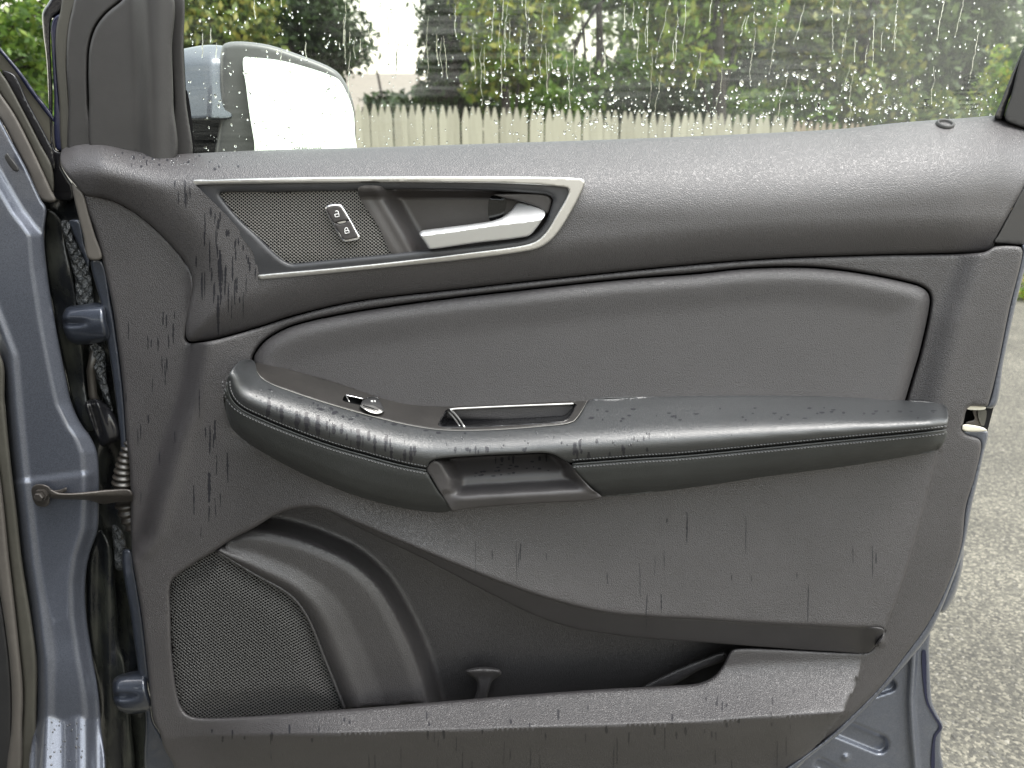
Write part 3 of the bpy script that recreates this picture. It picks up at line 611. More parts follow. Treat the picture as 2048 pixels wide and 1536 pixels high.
side2 = sheet('armrest_side', SIDE_R, side_depth, 'arm_side', door, step=7, roll=(5, .004), skirt=.06)
# grab pocket in the armrest
CUP = [(852, 940), (857, 928), (869, 920), (887, 917), (977, 911), (1045, 908), (1090, 907), (1107, 910), (1121, 917), (1139, 927), (1160, 952), (1184, 978), (1203, 994), (1045, 1008), (930, 1018), (905, 1022), (895, 1008), (878, 982), (862, 955)]
xl_ = IX([(888, 915), (912, 925), (930, 960), (925, 1000), (918, 1020)]); xr_ = IX([(1090, 905), (1112, 925), (1125, 950), (1150, 975), (1180, 995)])
CUPL = cr(CUP, True, 8)
def cup_depth(px, py):
    d = dseg(px, py, CUPL, True)
    base = np.interp(py, [905, 918, 945, 962, 976, 986, 994, 1005, 1022], [.985, .975, .958, .953, .935, .920, .916, .920, .926])
    slope = (px - 1000) * -.10  # the floor climbs to the right
    yy = py + slope * -.55
    base = np.interp(yy, [900, 915, 930, 945, 955, 968, 978, 987, 995, 1006, 1030], [.974, .969, .957, .945, .941, .938, .926, .916, .913, .917, .926])
    l = ss(0, 1, (px - xl_(py) + 34) / 34); r = ss(0, 1, (xr_(py) + 34 - px) / 34)
    k = np.minimum(l, r); rim = .911 + .006 * (py > 985)
    return rim * (1 - k) + base * k
cup = sheet('grab_pocket', CUP, cup_depth, 'plain', door, step=5, roll=(3, .003), skirt=.05)
# switch plate with window switch and tray
PLATE = [(512, 726), (540, 731), (575, 738), (665, 763), (732, 785), (777, 799), (822, 807), (865, 810), (910, 811), (1000, 808), (1090, 803), (1178, 800), (1172, 806), (1158, 832), (1148, 843), (1134, 847), (1090, 852), (977, 860), (887, 860), (822, 851), (754, 835), (665, 810), (597, 788), (541, 767), (521, 754), (514, 742)]
TRAY = [(887, 827), (892, 820), (898, 818), (1020, 812), (1148, 807), (1153, 809), (1140, 835), (1131, 842), (1112, 845), (1020, 851), (932, 855), (880, 853), (876, 850)]
SWH = [(685, 800), (691, 790), (695, 789), (727, 798), (752, 795), (757, 800), (765, 820), (740, 818), (722, 811)]
plate = sheet('switch_plate', PLATE, lambda x, y: arm_depth(x, y) + .003, 'satin', door, step=6, holes=[TRAY, SWH], roll=(3, .002), skirt=.02)
pc = [P1(x, y, float(arm_depth(np.array([x]), np.array([y]))[0]) - .0005) for x, y in cr([(513, 742), (521, 754), (541, 767), (597, 788), (665, 810), (754, 835), (822, 851), (887, 860), (977, 860), (1090, 852), (1134, 847), (1148, 842), (1158, 830), (1174, 803)], False, 8)]
tube('bright_edge', pc, .00035, 'meshwire', plate, 6)
def tray_depth(px, py):
    d = dseg(px, py, TRL, True); return arm_depth(px, py) + .004 + .030 * ss(0, 13, d)
TRL = cr(TRAY, True, 5)
tray = sheet('storage_tray', [(870, 818), (880, 812), (1160, 800), (1164, 812), (1140, 850), (1000, 858), (872, 860)], tray_depth, 'gloss', door, step=4, skirt=0, spline=False)
def ribbon(name, line, dfun, r, mat, parent, seg=6, step=5, closed=False):
    c = cr(line, closed, step); 
    if closed: c = np.concatenate([c, c[:1]])
    return tube(name, P(c[:, 0], c[:, 1], dfun(c[:, 0], c[:, 1])).tolist(), r, mat, parent, seg)
ribbon('bright_edge', [(929, 855), (918, 838), (905, 823), (899, 819), (908, 818), (1020, 812.5), (1147, 807.5)], lambda x, y: arm_depth(x, y) + .003, .0016, 'chrome', tray)
ribbon('bright_edge', [(921, 855), (908, 836), (896, 823)], lambda x, y: arm_depth(x, y) + .010, .0013, 'chrome', tray)
sw = sheet('window_switch', [(722, 810), (724, 803), (730, 798), (742, 795), (755, 797), (762, 806), (768, 823), (755, 824), (738, 818)], lambda x, y: arm_depth(x, y) - .004 - .002 * np.exp(-((y - 806) / 5) ** 2), 'rubber', door, step=3, roll=(3, .002), skirt=.02, rs=2)
sheet('switch_well', [(680, 785), (770, 790), (772, 830), (680, 812)], lambda x, y: arm_depth(x, y) + .02, 'black', sw, step=8, skirt=0, spline=False)
sheet('switch_lip', [(720, 811), (728, 808), (742, 809), (755, 815), (767, 823), (757, 828), (742, 826), (729, 819)], lambda x, y: arm_depth(x, y) - .008 + .00035 * np.abs(y - 818), 'chrome', sw, step=2.5, roll=(2.5, .002), skirt=.008, rs=2)
ribbon('switch_slot', [(726, 811), (740, 815), (757, 821)], lambda x, y: arm_depth(x, y) - .0105, .0008, 'black', sw, 6, 3)
ribbon('bright_edge', [(692, 790), (710, 794), (727, 798)], lambda x, y: arm_depth(x, y) + .002, .0007, 'chromering', sw, 5, 3)
ribbon('bright_edge', [(692, 791), (695, 797), (699, 804)], lambda x, y: arm_depth(x, y) + .002, .0007, 'chrome', sw, 5, 3)
ribbon('switch_guard', [(733, 797), (745, 794.5), (754, 795.5), (757, 799)], lambda x, y: arm_depth(x, y) - .004, .0011, 'gloss', sw, 6, 3)
for dx in (0, 6):
    c = P1(744 + dx, 802.5, float(arm_depth(np.array([744. + dx]), np.array([802.]))[0]) - .0075); v, f = box_vf(c, (.0022 if dx else .0030, .0006, .0022)); mesh('window_symbol', v, f, 'white', sw, False)

# ---------------- inner door handle group
def bez_base(px, py): return np.full(px.shape, .982) + .010 * (1 - ss(380, 520, px)) + .004 * ss(500, 560, py)
CH_IN = [(397, 371), (500, 368), (643, 366), (800, 365), (990, 367), (1074, 370), (1124, 375), (1134, 377), (1137, 382), (1135, 390), (1116, 424), (1091, 464), (1074, 480), (1053, 488), (927, 506), (800, 522), (664, 536), (530, 548), (516, 550)]
CHROME = [(383, 361), (430, 359), (496, 357), (643, 354), (800, 353), (990, 353), (1100, 354), (1150, 356), (1165, 358), (1170, 364), (1166, 378), (1145, 420), (1116, 466), (1095, 487), (1074, 498), (1042, 505), (927, 520), (780, 535), (664, 547), (522, 560), (517, 560), (515.5, 553)] + CH_IN[::-1] + [(388, 372), (383, 367)]
CHL = cr(CHROME, True, 4)
sheet('bright_frame', CHROME, lambda x, y: bez_base(x, y) - .0035, 'chrome', door, step=3.2, roll=(3.2, .003), skirt=.012, rs=3)
PLT = [(386, 369), (500, 366), (643, 363), (800, 362), (990, 363), (1074, 367), (1124, 371), (1139, 376), (1140, 384), (1120, 424), (1095, 464), (1078, 482), (1053, 491), (927, 509), (800, 525), (664, 539), (516, 553), (511, 530), (506, 505), (486, 478), (453, 438), (411, 396)]
OPEN = [(441, 390), (441, 387), (560, 384), (714, 381), (780, 379), (900, 379), (990, 382), (1060, 386), (1096, 391), (1105, 398), (1103, 412), (1093, 440), (1074, 464), (1057, 474), (990, 485), (860, 499), (788, 507), (706, 515), (600, 526), (585, 527), (572, 523), (556, 512), (517, 474), (475, 434)]
bplate = sheet('bezel_plate', PLT, lambda x, y: bez_base(x, y) + .001, 'bezelplate', door, step=6, holes=[OPEN], hole_roll=(10, .007), skirt=.02, rs=3)
TW = [(439, 386), (560, 383), (716, 380), (750, 438), (792, 507), (706, 516), (598, 528), (583, 528), (570, 524), (554, 513), (515, 475), (473, 435)]
def tw_depth(px, py): return bez_base(px, py) + .0075
def lattice(name, poly, dfun, w, h, th, mat, parent, ang=0.0, amp=.0012):
    L = cr(poly, True, 4); mn, mx_ = L.min(0), L.max(0); V, F = [], []
    cx, cy = (mn + mx_) / 2; R_ = np.linalg.norm(mx_ - mn) / 2 + 10
    for sgn in (1, -1):
        a = math.atan2(h, w) * sgn + ang; dx, dy = math.cos(a), math.sin(a); nx, ny = -dy, dx
        pitch = abs(w * h / math.hypot(w, h)) ; k = int(R_ / pitch)
        cell = math.hypot(w, h)
        for i in range(-k, k + 1):
            ox, oy = cx + nx * pitch * i, cy + ny * pitch * i
            ts = np.arange(-R_, R_, cell / 2); X = ox + dx * ts; Yp = oy + dy * ts
            ins = inside(X, Yp, L); D = dfun(X, Yp) + amp * np.cos(np.arange(len(ts)) * math.pi + (i % 2) * math.pi) * sgn * .5
            A = P(X + nx * th, Yp + ny * th, D + .0005); B = P(X, Yp, D); C2 = P(X - nx * th, Yp - ny * th, D + .0005)
            j = 0
            while j < len(ts):
                if ins[j]:
                    e = j
                    while e + 1 < len(ts) and ins[e + 1]: e += 1
                    if e > j:
                        o = len(V)
                        for q in range(j, e + 1): V.extend([A[q], B[q], C2[q]])
                        for q in range(e - j):
                            b0 = o + q * 3; F.extend([(b0, b0 + 1, b0 + 4), (b0, b0 + 4, b0 + 3), (b0 + 1, b0 + 2, b0 + 5), (b0 + 1, b0 + 5, b0 + 4)])
                    j = e + 1
                else: j += 1
    o = fast_mesh(name, np.array(V), np.array(F), mat, parent); o['kind'] = 'stuff'; return o
sheet('tweeter_backing', TW, lambda x, y: bez_base(x, y) + .016, 'black', door, step=20, skirt=0)
lattice('tweeter_mesh', TW, tw_depth, 7.8, 6.4, .62, 'meshwire', door)
# lock switch
def zD(pts, s=17.07, ox=640, oy=400): return [(ox + x / s, oy + y / s) for x, y in pts]
RING = zD([(170, 300), (165, 240), (210, 205), (330, 150), (500, 125), (640, 128), (730, 165), (800, 240), (1000, 580), (1300, 1120), (1365, 1240), (1350, 1310), (1290, 1360), (1080, 1405), (860, 1425), (780, 1400), (700, 1320), (420, 830), (220, 430)])
lk = sheet('lock_switch', RING, lambda x, y: bez_base(x, y) + .002, 'chromering', door, step=3, roll=(2.2, .003), skirt=.012, rs=2)
UNL = zD([(215, 330), (215, 285), (260, 250), (380, 205), (520, 185), (640, 195), (700, 225), (760, 300), (880, 510), (975, 665), (700, 725), (490, 775), (460, 760), (280, 450)])
LCK = zD([(500, 815), (580, 800), (640, 830), (800, 805), (880, 770), (910, 730), (1000, 710), (1190, 1030), (1290, 1220), (1290, 1270), (1080, 1330), (860, 1365), (790, 1330), (700, 1190)])
sheet('unlock_button', UNL, lambda x, y: bez_base(x, y) + .0006, 'recess', lk, step=3, roll=(2.5, .0015), skirt=.006, rs=2)
sheet('lock_button', LCK, lambda x, y: bez_base(x, y) + .0006, 'recess', lk, step=3, roll=(2.5, .0015), skirt=.006, rs=2)
sheet('switch_slot', zD([(440, 800), (500, 770), (980, 660), (1020, 700), (910, 740), (860, 820), (640, 845), (560, 800)]), lambda x, y: bez_base(x, y) + .0014, 'black', lk, step=3, skirt=0, rs=2)
sheet('indicator_lamp', zD([(590, 775), (880, 715), (890, 740), (840, 775), (640, 800)]), lambda x, y: bez_base(x, y) + .0008, 'chrome', lk, step=3, skirt=.002, rs=1.5)
bd = lambda x, y: bez_base(x, y) + .0001
for nm, cl, sh in (('unlock_symbol', [(505, 490), (635, 470), (655, 560), (525, 580)], [(520, 400), (560, 370), (605, 380), (625, 420), (625, 470)]), ('lock_symbol', [(845, 1060), (975, 1035), (1000, 1115), (865, 1145)], [(850, 1050), (850, 990), (885, 950), (925, 955), (945, 990), (955, 1030)])):
    pp = []
    for ln, closed in ((zD(cl), True), (zD(sh), False)):
        c = cr_lin(ln, 2) if closed else cr(ln, False, 1.0)
        if closed: c = np.concatenate([c, c[:1]])
        pp.append(tube_vf(P(c[:, 0], c[:, 1], bd(c[:, 0], c[:, 1]) - .0004).tolist(), .00052, 5))
    mesh(nm, *join(pp), 'white', lk)
# handle cup
HC = [(716, 377), (790, 373), (990, 375), (1100, 384), (1112, 396), (1108, 416), (1098, 444), (1078, 470), (1057, 480), (990, 492), (860, 506), (790, 512), (758, 455)]
xc1 = IX([(718, 380), (792, 507)])
def hc_depth(px, py):
    d = px - xc1(py); e = dseg(px, py, HCL, True)
    Y = bez_base(px, py) + .006 + .005 * ss(0, 25, d) - .003 * np.exp(-((d - 26) / 12) ** 2) + .028 * ss(32, 78, d)
    Y = Y - .024 * ss(60, 0, 1105 - px) * 0 - .008 * np.clip(1 - (1104 - px) / 45, 0, 1) ** 1.2
    Y = Y - .016 * np.clip(1 - (py - 380) / 16, 0, 1)
    return Y
HCL = cr(HC, True, 6)
hcup = sheet('handle_cup', HC, hc_depth, 'recess', door, step=5, skirt=0)
def zE(pts): return [(780 + x / 4.763, 340 + y / 4.763) for x, y in pts]
LEV = zE([(279, 602), (285, 590), (305, 578), (500, 550), (800, 512), (970, 485), (1060, 455), (1150, 390), (1200, 325), (1222, 308), (1245, 307), (1350, 340), (1450, 380), (1478, 405), (1480, 425), (1450, 475), (1380, 572), (1325, 625), (1200, 650), (800, 697), (395, 752), (370, 748), (335, 695), (284, 622)])
RIDGE = zE([(284, 628), (650, 580), (1000, 525), (1300, 492), (1460, 468)]); yR = IY(RIDGE)
def lev_depth(px, py):
    a = py - yR(px); return .970 + np.where(a < 0, -a * .00072, a * .00010) 
sheet('door_handle', LEV, lev_depth, 'silver', door, step=3.5, lines=[RIDGE, [(x, y - 2) for x, y in RIDGE]], roll=(3, .003), skirt=.014, rs=2.5)
sheet('handle_pivot', zE([(990, 235), (1100, 225), (1500, 240), (1540, 280), (1530, 350), (1500, 420), (1430, 370), (1240, 300), (1080, 265)]), lambda x, y: bez_base(x, y) + .010, 'recess', door, step=5, roll=(3, .003), skirt=.03, rs=3)
sheet('handle_slot', zE([(960, 255), (1100, 275), (1090, 400), (1050, 470), (955, 480)]), lambda x, y: hc_depth(x, y) - .0015, 'gloss', door, step=6, skirt=.003, rs=3)

# ---------------- speaker and map pocket
A_ = [(431, 1103), (506, 1148), (581, 1192), (612, 1230), (649, 1318), (690, 1420)]
B_ = [(461, 1078), (495, 1068), (581, 1081), (649, 1105), (700, 1131), (751, 1178), (802, 1267), (830, 1336), (850, 1408)]
AL, BL = cr(A_, False, 8), cr(B_, False, 8)
SURR = np.concatenate([AL, BL[::-1]])
def r_depth(px, py):
    a = dseg(px, py, AL); b = dseg(px, py, BL); t = a / (a + b + 1e-6); ins = inside(px, py, SURR)
    prof = np.interp(t, [0, .04, .12, .2, .32, .5, .75, .9, 1.0], [1.002, .995, .988, .987, .992, .998, .999, 1.000, 1.005])
    back = 1.005 + .064 * ss(0, 42, b) 
    under = 1.035
    isg = inside(px, py, np.concatenate([AL, np.array([(600, 1460), (300, 1460), (300, 1090)])]))
    return np.where(ins | (a < 2.5), prof, np.where(isg, under, back))
rp_ = sheet('map_pocket', [(330, 1000), (700, 985), (1000, 1120), (1400, 1200), (1785, 1225), (1785, 1330), (1500, 1400), (1400, 1430), (330, 1455)], r_depth, 'pocket', door, step=7, lines=[A_, B_, [(x + 4, y - 3) for x, y in A_]], skirt=0, spline=False)
SPK = [(344, 1178), (352, 1158), (380, 1138), (431, 1106), (440, 1106), (506, 1150), (579, 1194), (609, 1231), (646, 1319), (684, 1412), (680, 1416), (560, 1424), (410, 1432), (384, 1427), (367, 1410), (352, 1318), (346, 1216)]
SPL = cr(SPK, True, 8)
def spk_depth(px, py): return 1.006 - .010 * ss(0, 60, dseg(px, py, SPL, True))
sheet('speaker_backing', grow(SPK, 8), 1.020, 'black', door, step=30, skirt=0)
lattice('speaker_grille', grow(SPK, 7), spk_depth, 9.4, 6.2, .70, 'meshwire2', door, ang=.12)
ribbon('grille_rim', [(436, 1103), (506, 1146), (581, 1190), (613, 1230), (650, 1318), (690, 1418)], lambda x, y: .9975 + 0 * x, .0024, 'pocket', door, 8)
LIPT = [(660, 1022), (700, 1037), (802, 1081), (905, 1124), (1008, 1165), (1110, 1199), (1213, 1223), (1315, 1232), (1400, 1236), (1519, 1244), (1690, 1252), (1764, 1256), (1769, 1260)]
LIPB = [(1743, 1301), (1736, 1305), (1656, 1302), (1519, 1293), (1400, 1284), (1247, 1272), (1144, 1255), (1076, 1233), (973, 1183), (900, 1145), (837, 1112), (760, 1076), (700, 1046), (668, 1028)]
def lip_depth(px, py):
    px = np.minimum(px, 1755); t = np.clip((py - ylip(px)) / 46, 0, 1); return main_depth(px, ylip(px) - 2) + .0075 + .020 * t - .010 * ss(1715, 1760, px)
sheet('pocket_lip', LIPT + LIPB, lip_depth, 'lip', door, step=8, roll=(3, .002), skirt=.03)
# hook and rib inside the pocket
sheet('pocket_hook', [(930, 1342), (945, 1336), (975, 1334), (1000, 1340), (1003, 1348), (985, 1362), (977, 1385), (972, 1402), (948, 1404), (954, 1380), (953, 1362), (938, 1350)], lambda x, y: 1.020 - .006 * np.exp(-((y - 1342) / 8) ** 2), 'pocket', door, step=4, roll=(6, .008), skirt=.03, rs=3)
sheet('pocket_rib', [(1280, 1378), (1330, 1350), (1400, 1320), (1450, 1305), (1452, 1318), (1400, 1340), (1340, 1372)], lambda x, y: 1.022 + 0 * x, 'pocket', door, step=5, roll=(6, .007), skirt=.03)

# ---------------- painted shell around the trim
EDGE_IN = [(2044, 490), (2043, 505), (2016, 620), (1992, 739), (1976, 806), (1970, 815)]
EDGE_OUT = [(1989, 814), (2008, 719), (2031, 613), (2048, 544), (2062, 490)]
edge_roll = dict(roll=(6, .008), skirt=.05)
sheet('painted_edge', EDGE_IN + EDGE_OUT, .995, 'blue', door, step=5, **edge_roll)
EI = [(1924, 862), (1930, 872), (1956, 880), (1960, 888), (1946, 955), (1930, 1011), (1919, 1093), (1892, 1171), (1851, 1250), (1806, 1312), (1755, 1377), (1704, 1428), (1653, 1476), (1584, 1527), (1545, 1556)]
EO = [(1570, 1556), (1621, 1513), (1690, 1459), (1758, 1390), (1820, 1319), (1861, 1264), (1908, 1155), (1929, 1090), (1944, 1011), (1967, 910), (1975, 862), (1950, 858)]
sheet('painted_edge', EI + EO, .992, 'blue', door, step=5, **edge_roll)
sheet('edge_bulge', [(1926, 1085), (1927, 1120), (1922, 1150), (1908, 1195), (1886, 1226), (1878, 1222), (1900, 1160), (1915, 1100)], 1.02, 'blue', door, step=6, roll=(10, .015), skirt=.03)
shell_o = [(1858, 1262), (1858, 1300), (1861, 1370), (1864, 1403), (1873, 1425), (1886, 1452), (1882, 1470), (1881, 1500), (1881, 1560), (1540, 1560), (1600, 1500), (1760, 1360)]
xcrs = IX([(1846, 1250), (1828, 1300), (1822, 1400), (1826, 1470), (1834, 1560)])
def shell_depth(px, py):
    s = px - xcrs(py); Y = 1.03 - .010 * ss(-14, 0, s) + .016 * ss(0, 10, s) - .012 * ss(26, 34, s) * 0
    def slot(ax, ay, bx, by, r, dep):
        return dep * (1 - ss(r * .55, r, dseg(px, py, [(ax, ay), (bx, by)])))
    Y = Y + slot(1640, 1440, 1758, 1488, 22, .010) + slot(1700, 1395, 1778, 1370, 16, .010)
    Y = Y + slot(1640, 1528, 1700, 1560, 14, .008)
    Y = Y - .006 * np.exp(-(((px - 1692) ** 2 + (py - 1515) ** 2) / 40))
    return Y
sheet('door_shell', shell_o, shell_depth, 'blue', door, step=4.5, roll=(5, .005), skirt=.04)
sheet('hem_seam', [(1846, 1300), (1850, 1300), (1856, 1400), (1870, 1430), (1884, 1455), (1872, 1475), (1868, 1540), (1864, 1540), (1868, 1472), (1878, 1455), (1866, 1432), (1852, 1402)], lambda x, y: shell_depth(x, y) - .0015, 'navy', door, step=3, skirt=.002, rs=3)
# latch
lt = sheet('latch_cavity', [(1926, 812), (1988, 812), (1975, 862), (1924, 862)], lambda x, y: 1.02 + 0 * x, 'black', door, step=8, skirt=0, spline=False)
sheet('latch_cover', [(1926, 850), (1950, 851), (1968, 856), (1974, 861), (1930, 862), (1924, 858)], .985, 'cream', lt, step=4, roll=(2, .002), skirt=.02, rs=2)
sheet('latch_cover', [(1931, 813), (1972, 815), (1971, 818), (1934, 818)], .992, 'cream', lt, step=3, skirt=.02, rs=2)
sheet('latch_claw', [(1945, 822), (1956, 822), (1957, 832), (1968, 846), (1966, 850), (1930, 850), (1932, 844), (1948, 838)], 1.0, 'steel', lt, step=4, roll=(2, .003), skirt=.02, rs=2)
sheet('latch_plate', [(1957, 820), (1972, 820), (1967, 852), (1960, 845)], .998, 'frameolive', lt, step=4, skirt=.01, rs=2)
# rear end trim by the belt
sheet('rear_end_trim', [(2090, 340), (2050, 372), (2020, 425), (1996, 470), (1988, 484), (2010, 487), (2100, 482)], 1.005, 'framegrey', door, step=8, roll=(3, .003), skirt=.03)
sheet('gap_shade', [(1984, 486), (2100, 480), (2100, 497), (1986, 497)], 1.02, 'black', door, step=10, skirt=0, spline=False)  # black strip painted in for the shade of the open gap

# ---------------- window, sail panel, frame
GY = 1.088
gx0, gx1 = 352, 2085
gp_ = [P1(gx0, 330, GY), P1(gx1, 330, GY), P1(gx1, -60, GY), P1(gx0, -60, GY)]
glass = mesh('window_glass', [p for p in gp_] + [p + Vector((0, .004, 0)) for p in gp_], [(0, 1, 2, 3)], 'glass', door, False)
sheet('frame_backing', [(104, -14), (366, -14), (368, 100), (373, 200), (380, 330), (130, 330), (112, 180)], 1.095, 'black', door, step=30, skirt=0, spline=False)  # black sheet added to stop light showing through the frame slits
sheet('sail_panel', [(181, 300), (178, 200), (177, 140), (180, 92), (192, 55), (212, 28), (240, 5), (262, -14), (342, -14), (344, 100), (347, 205), (346, 325), (200, 325)], lambda x, y: 1.05 - .020 * ss(-34, 8, x - np.interp(y, [0, 150, 300], [292, 300, 304])) + .004 * ss(15, 45, x - 300), 'framegrey', door, step=8, roll=(6, .006), skirt=.03)
sheet('window_channel', [(343, -14), (364, -14), (367, 100), (372, 200), (381, 322), (346, 322), (348, 205)], 1.055, 'framegrey', door, step=6, roll=(4, .004), skirt=.03)
sheet('channel_gap', [(370, 180), (373, 180), (386, 322), (379, 322)], 1.07, 'black', door, step=4, skirt=.01)
sheet('frame_trim', [(158, -14), (262, -14), (236, 6), (208, 30), (189, 56), (178, 92), (175, 140), (176, 200), (180, 315), (142, 315), (137, 200), (133, 130), (135, 70), (143, 25)], 1.058, 'framegrey', door, step=7, roll=(6, .006), skirt=.03)
sheet('frame_seal', [(112, 60), (120, 25), (130, -14), (160, -14), (145, 25), (137, 70), (134, 130), (138, 200), (142, 315), (128, 315), (118, 200), (112, 120)], 1.066, 'frameolive', door, step=5, roll=(4, .005), skirt=.03)
sheet('frame_edge', [(102, 50), (108, 35), (120, 28), (113, 70), (112, 120), (118, 200), (127, 300), (114, 300), (108, 180), (103, 90)], 1.07, 'navy', door, step=5, roll=(4, .004), skirt=.03)
sheet('outer_seal', [(85, 25), (95, 8), (112, -14), (132, -14), (122, 20), (104, 38), (101, 60), (105, 180), (112, 300), (130, 302), (122, 328), (134, 352), (146, 372), (146, 398), (126, 402), (108, 397), (103, 330), (99, 250), (93, 120), (86, 60)], 1.072, 'rubberwet', door, step=6, roll=(5, .006), skirt=.03)
sheet('corner_seal', [(144, 364), (150, 371), (166, 388), (178, 430), (190, 470), (203, 517), (178, 518), (166, 470), (156, 430), (147, 390)], 1.012, 'taupe', door, step=5, roll=(4, .004), skirt=.02)
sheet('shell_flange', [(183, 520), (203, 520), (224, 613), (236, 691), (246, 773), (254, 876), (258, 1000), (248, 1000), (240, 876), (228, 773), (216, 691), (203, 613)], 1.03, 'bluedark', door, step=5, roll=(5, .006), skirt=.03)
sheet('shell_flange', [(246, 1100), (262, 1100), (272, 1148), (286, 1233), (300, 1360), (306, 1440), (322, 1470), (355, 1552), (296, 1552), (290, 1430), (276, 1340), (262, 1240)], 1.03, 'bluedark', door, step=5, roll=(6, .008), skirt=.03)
# rear frame upright
sheet('rear_frame_trim', [(2010, 238), (2022, 190), (2060, 80), (2110, 60), (2110, 260), (2030, 250)], 1.06, 'rubber', door, step=8, roll=(4, .004), skirt=.03)
sheet('rear_glass_channel', [(1990, 236), (2003, 200), (2040, 110), (2064, 60), (2072, 62), (2046, 130), (2014, 210), (2004, 238)], 1.066, 'rubberwet', door, step=6, roll=(4, .004), skirt=.03)
# lock knob on the belt
def lathe(c, prof, seg, tilt):
    V, F = [], []; R = Matrix.Rotation(tilt, 3, 'X')
    for r, z in prof:
        for k in range(seg):
            a = 2 * math.pi * k / seg; V.append(c + R @ Vector((r * math.cos(a), r * math.sin(a), z)))
    for i in range(len(prof) - 1):
        for k in range(seg): F.append((i * seg + k, i * seg + (k + 1) % seg, (i + 1) * seg + (k + 1) % seg, (i + 1) * seg + k))
    F.append(tuple((len(prof) - 1) * seg + k for k in range(seg)))
    return V, F
# etched marks, read from outside so mirrored from here
zt = lambda x, y: (1780 + x / 7.877, 120 + y / 7.877)
def etched(txt, x, y, h, mirrored=True, **k): px, py = zt(x, y); return text_mesh('etched_mark', txt, h / 7.877, px, py, GY, 'etch', glass, mirrored, **k)
ro = math.radians(1.5)
etched('Ford', 1290, 285, 42, shear=.35, rot=ro); etched('Carlite\u00ae', 1245, 395, 46, rot=ro)
etched('VDC AUTOMOTIVE-gm', 1250, 475, 34, rot=ro); etched('TEMPERED SOLAR TINT', 1220, 540, 34, rot=ro); etched('43R-001074', 1215, 635, 38, rot=ro)
etched('DOT 748-R21410 A', 1250, 705, 28, rot=ro); etched('M95 AS2 DOT 736', 1210, 770, 28, rot=ro); etched('OCP N\u00b0 0005', 565, 755, 28, rot=ro)
ov = [zt(1290 + 128 * math.cos(a), 285 - 46 * math.sin(a) - 20 * math.cos(a) * .4) for a in np.linspace(0, 2 * math.pi, 33)]
tube('etched_oval', [P1(x, y, GY - .0006) for x, y in ov], .0003, 'etch', glass, 4)
isym = []
for a, b in (((535, 625), (630, 615)), ((535, 715), (610, 712)), ((575, 625), (560, 665)), ((560, 665), (590, 690)), ((590, 690), (560, 715))):
    isym.append(tube_vf([P1(*zt(*a), GY - .0006), P1(*zt(*b), GY - .0006)], .0006, 4))
mesh('etched_mark', *join(isym), 'etch', glass)

# ---------------- side mirror beyond the glass
def zM(pts): return [(360 + x / 5.39, 60 + y / 5.39) for x, y in pts]
mir = None
HOUS = zM([(460, 170), (515, 135), (600, 124), (700, 126), (850, 142), (1000, 172), (1300, 272), (1600, 392), (1710, 465), (1800, 600), (1870, 800), (1892, 1000), (1896, 1200), (1880, 1420), (1800, 1560), (1400, 1640), (700, 1640), (400, 1600), (430, 900)])
HL = cr(HOUS, True, 8)
def hous_depth(px, py): return 1.235 - .00016 * (px - 560) * 0 + .00012 * (px - 600)
mh = sheet('side_mirror', HOUS, hous_depth, 'mirrorhousing', door, step=9, roll=(10, .012), skirt=.10)
sheet('mirror_back', grow(HOUS, -6), lambda x, y: hous_depth(x, y) + .10 + .03 * ss(0, 60, dseg(x, y, HL, True)), 'blue', mh, step=12, skirt=.002, spline=False)
MG = zM([(690, 297), (770, 296), (900, 305), (1100, 332), (1400, 412), (1600, 480), (1710, 535), (1790, 660), (1840, 780), (1872, 900), (1884, 1100), (1880, 1400), (1300, 1480), (840, 1450), (800, 1200), (755, 930), (718, 640)])
sheet('mirror_glass', MG, lambda x, y: 1.205 + .00016 * (x - 600) - .00010 * (y - 300), 'mirror', mh, step=12, skirt=.02, rs=3)
BLP = zM([(-20, 215), (50, 200), (150, 180), (260, 163), (400, 162), (500, 178), (515, 190), (516, 400), (522, 620), (545, 800), (566, 942), (300, 962), (120, 970), (-20, 975)])
sheet('mirror_cover', BLP, lambda x, y: 1.205 + .00025 * np.abs(x - 420) + .00022 * (240 - y) + .03 * np.clip(1 - (y - 90) / 40, 0, 1) ** 2, 'blue', mh, step=6, roll=(4, .004), skirt=.06)
sheet('mirror_base', zM([(-20, 975), (300, 966), (570, 948), (640, 1000), (650, 1450), (-20, 1450)]), lambda x, y: 1.225 + .0001 * (y - 240), 'rubberwet', mh, step=8, roll=(5, .006), skirt=.05)
text_mesh('mirror_text', 'OBJECTS IN MIRROR ARE CLOSER', 5.2, 590, 297, 1.2035, 'thread', mh, rot=math.radians(1.5), off=.0008)

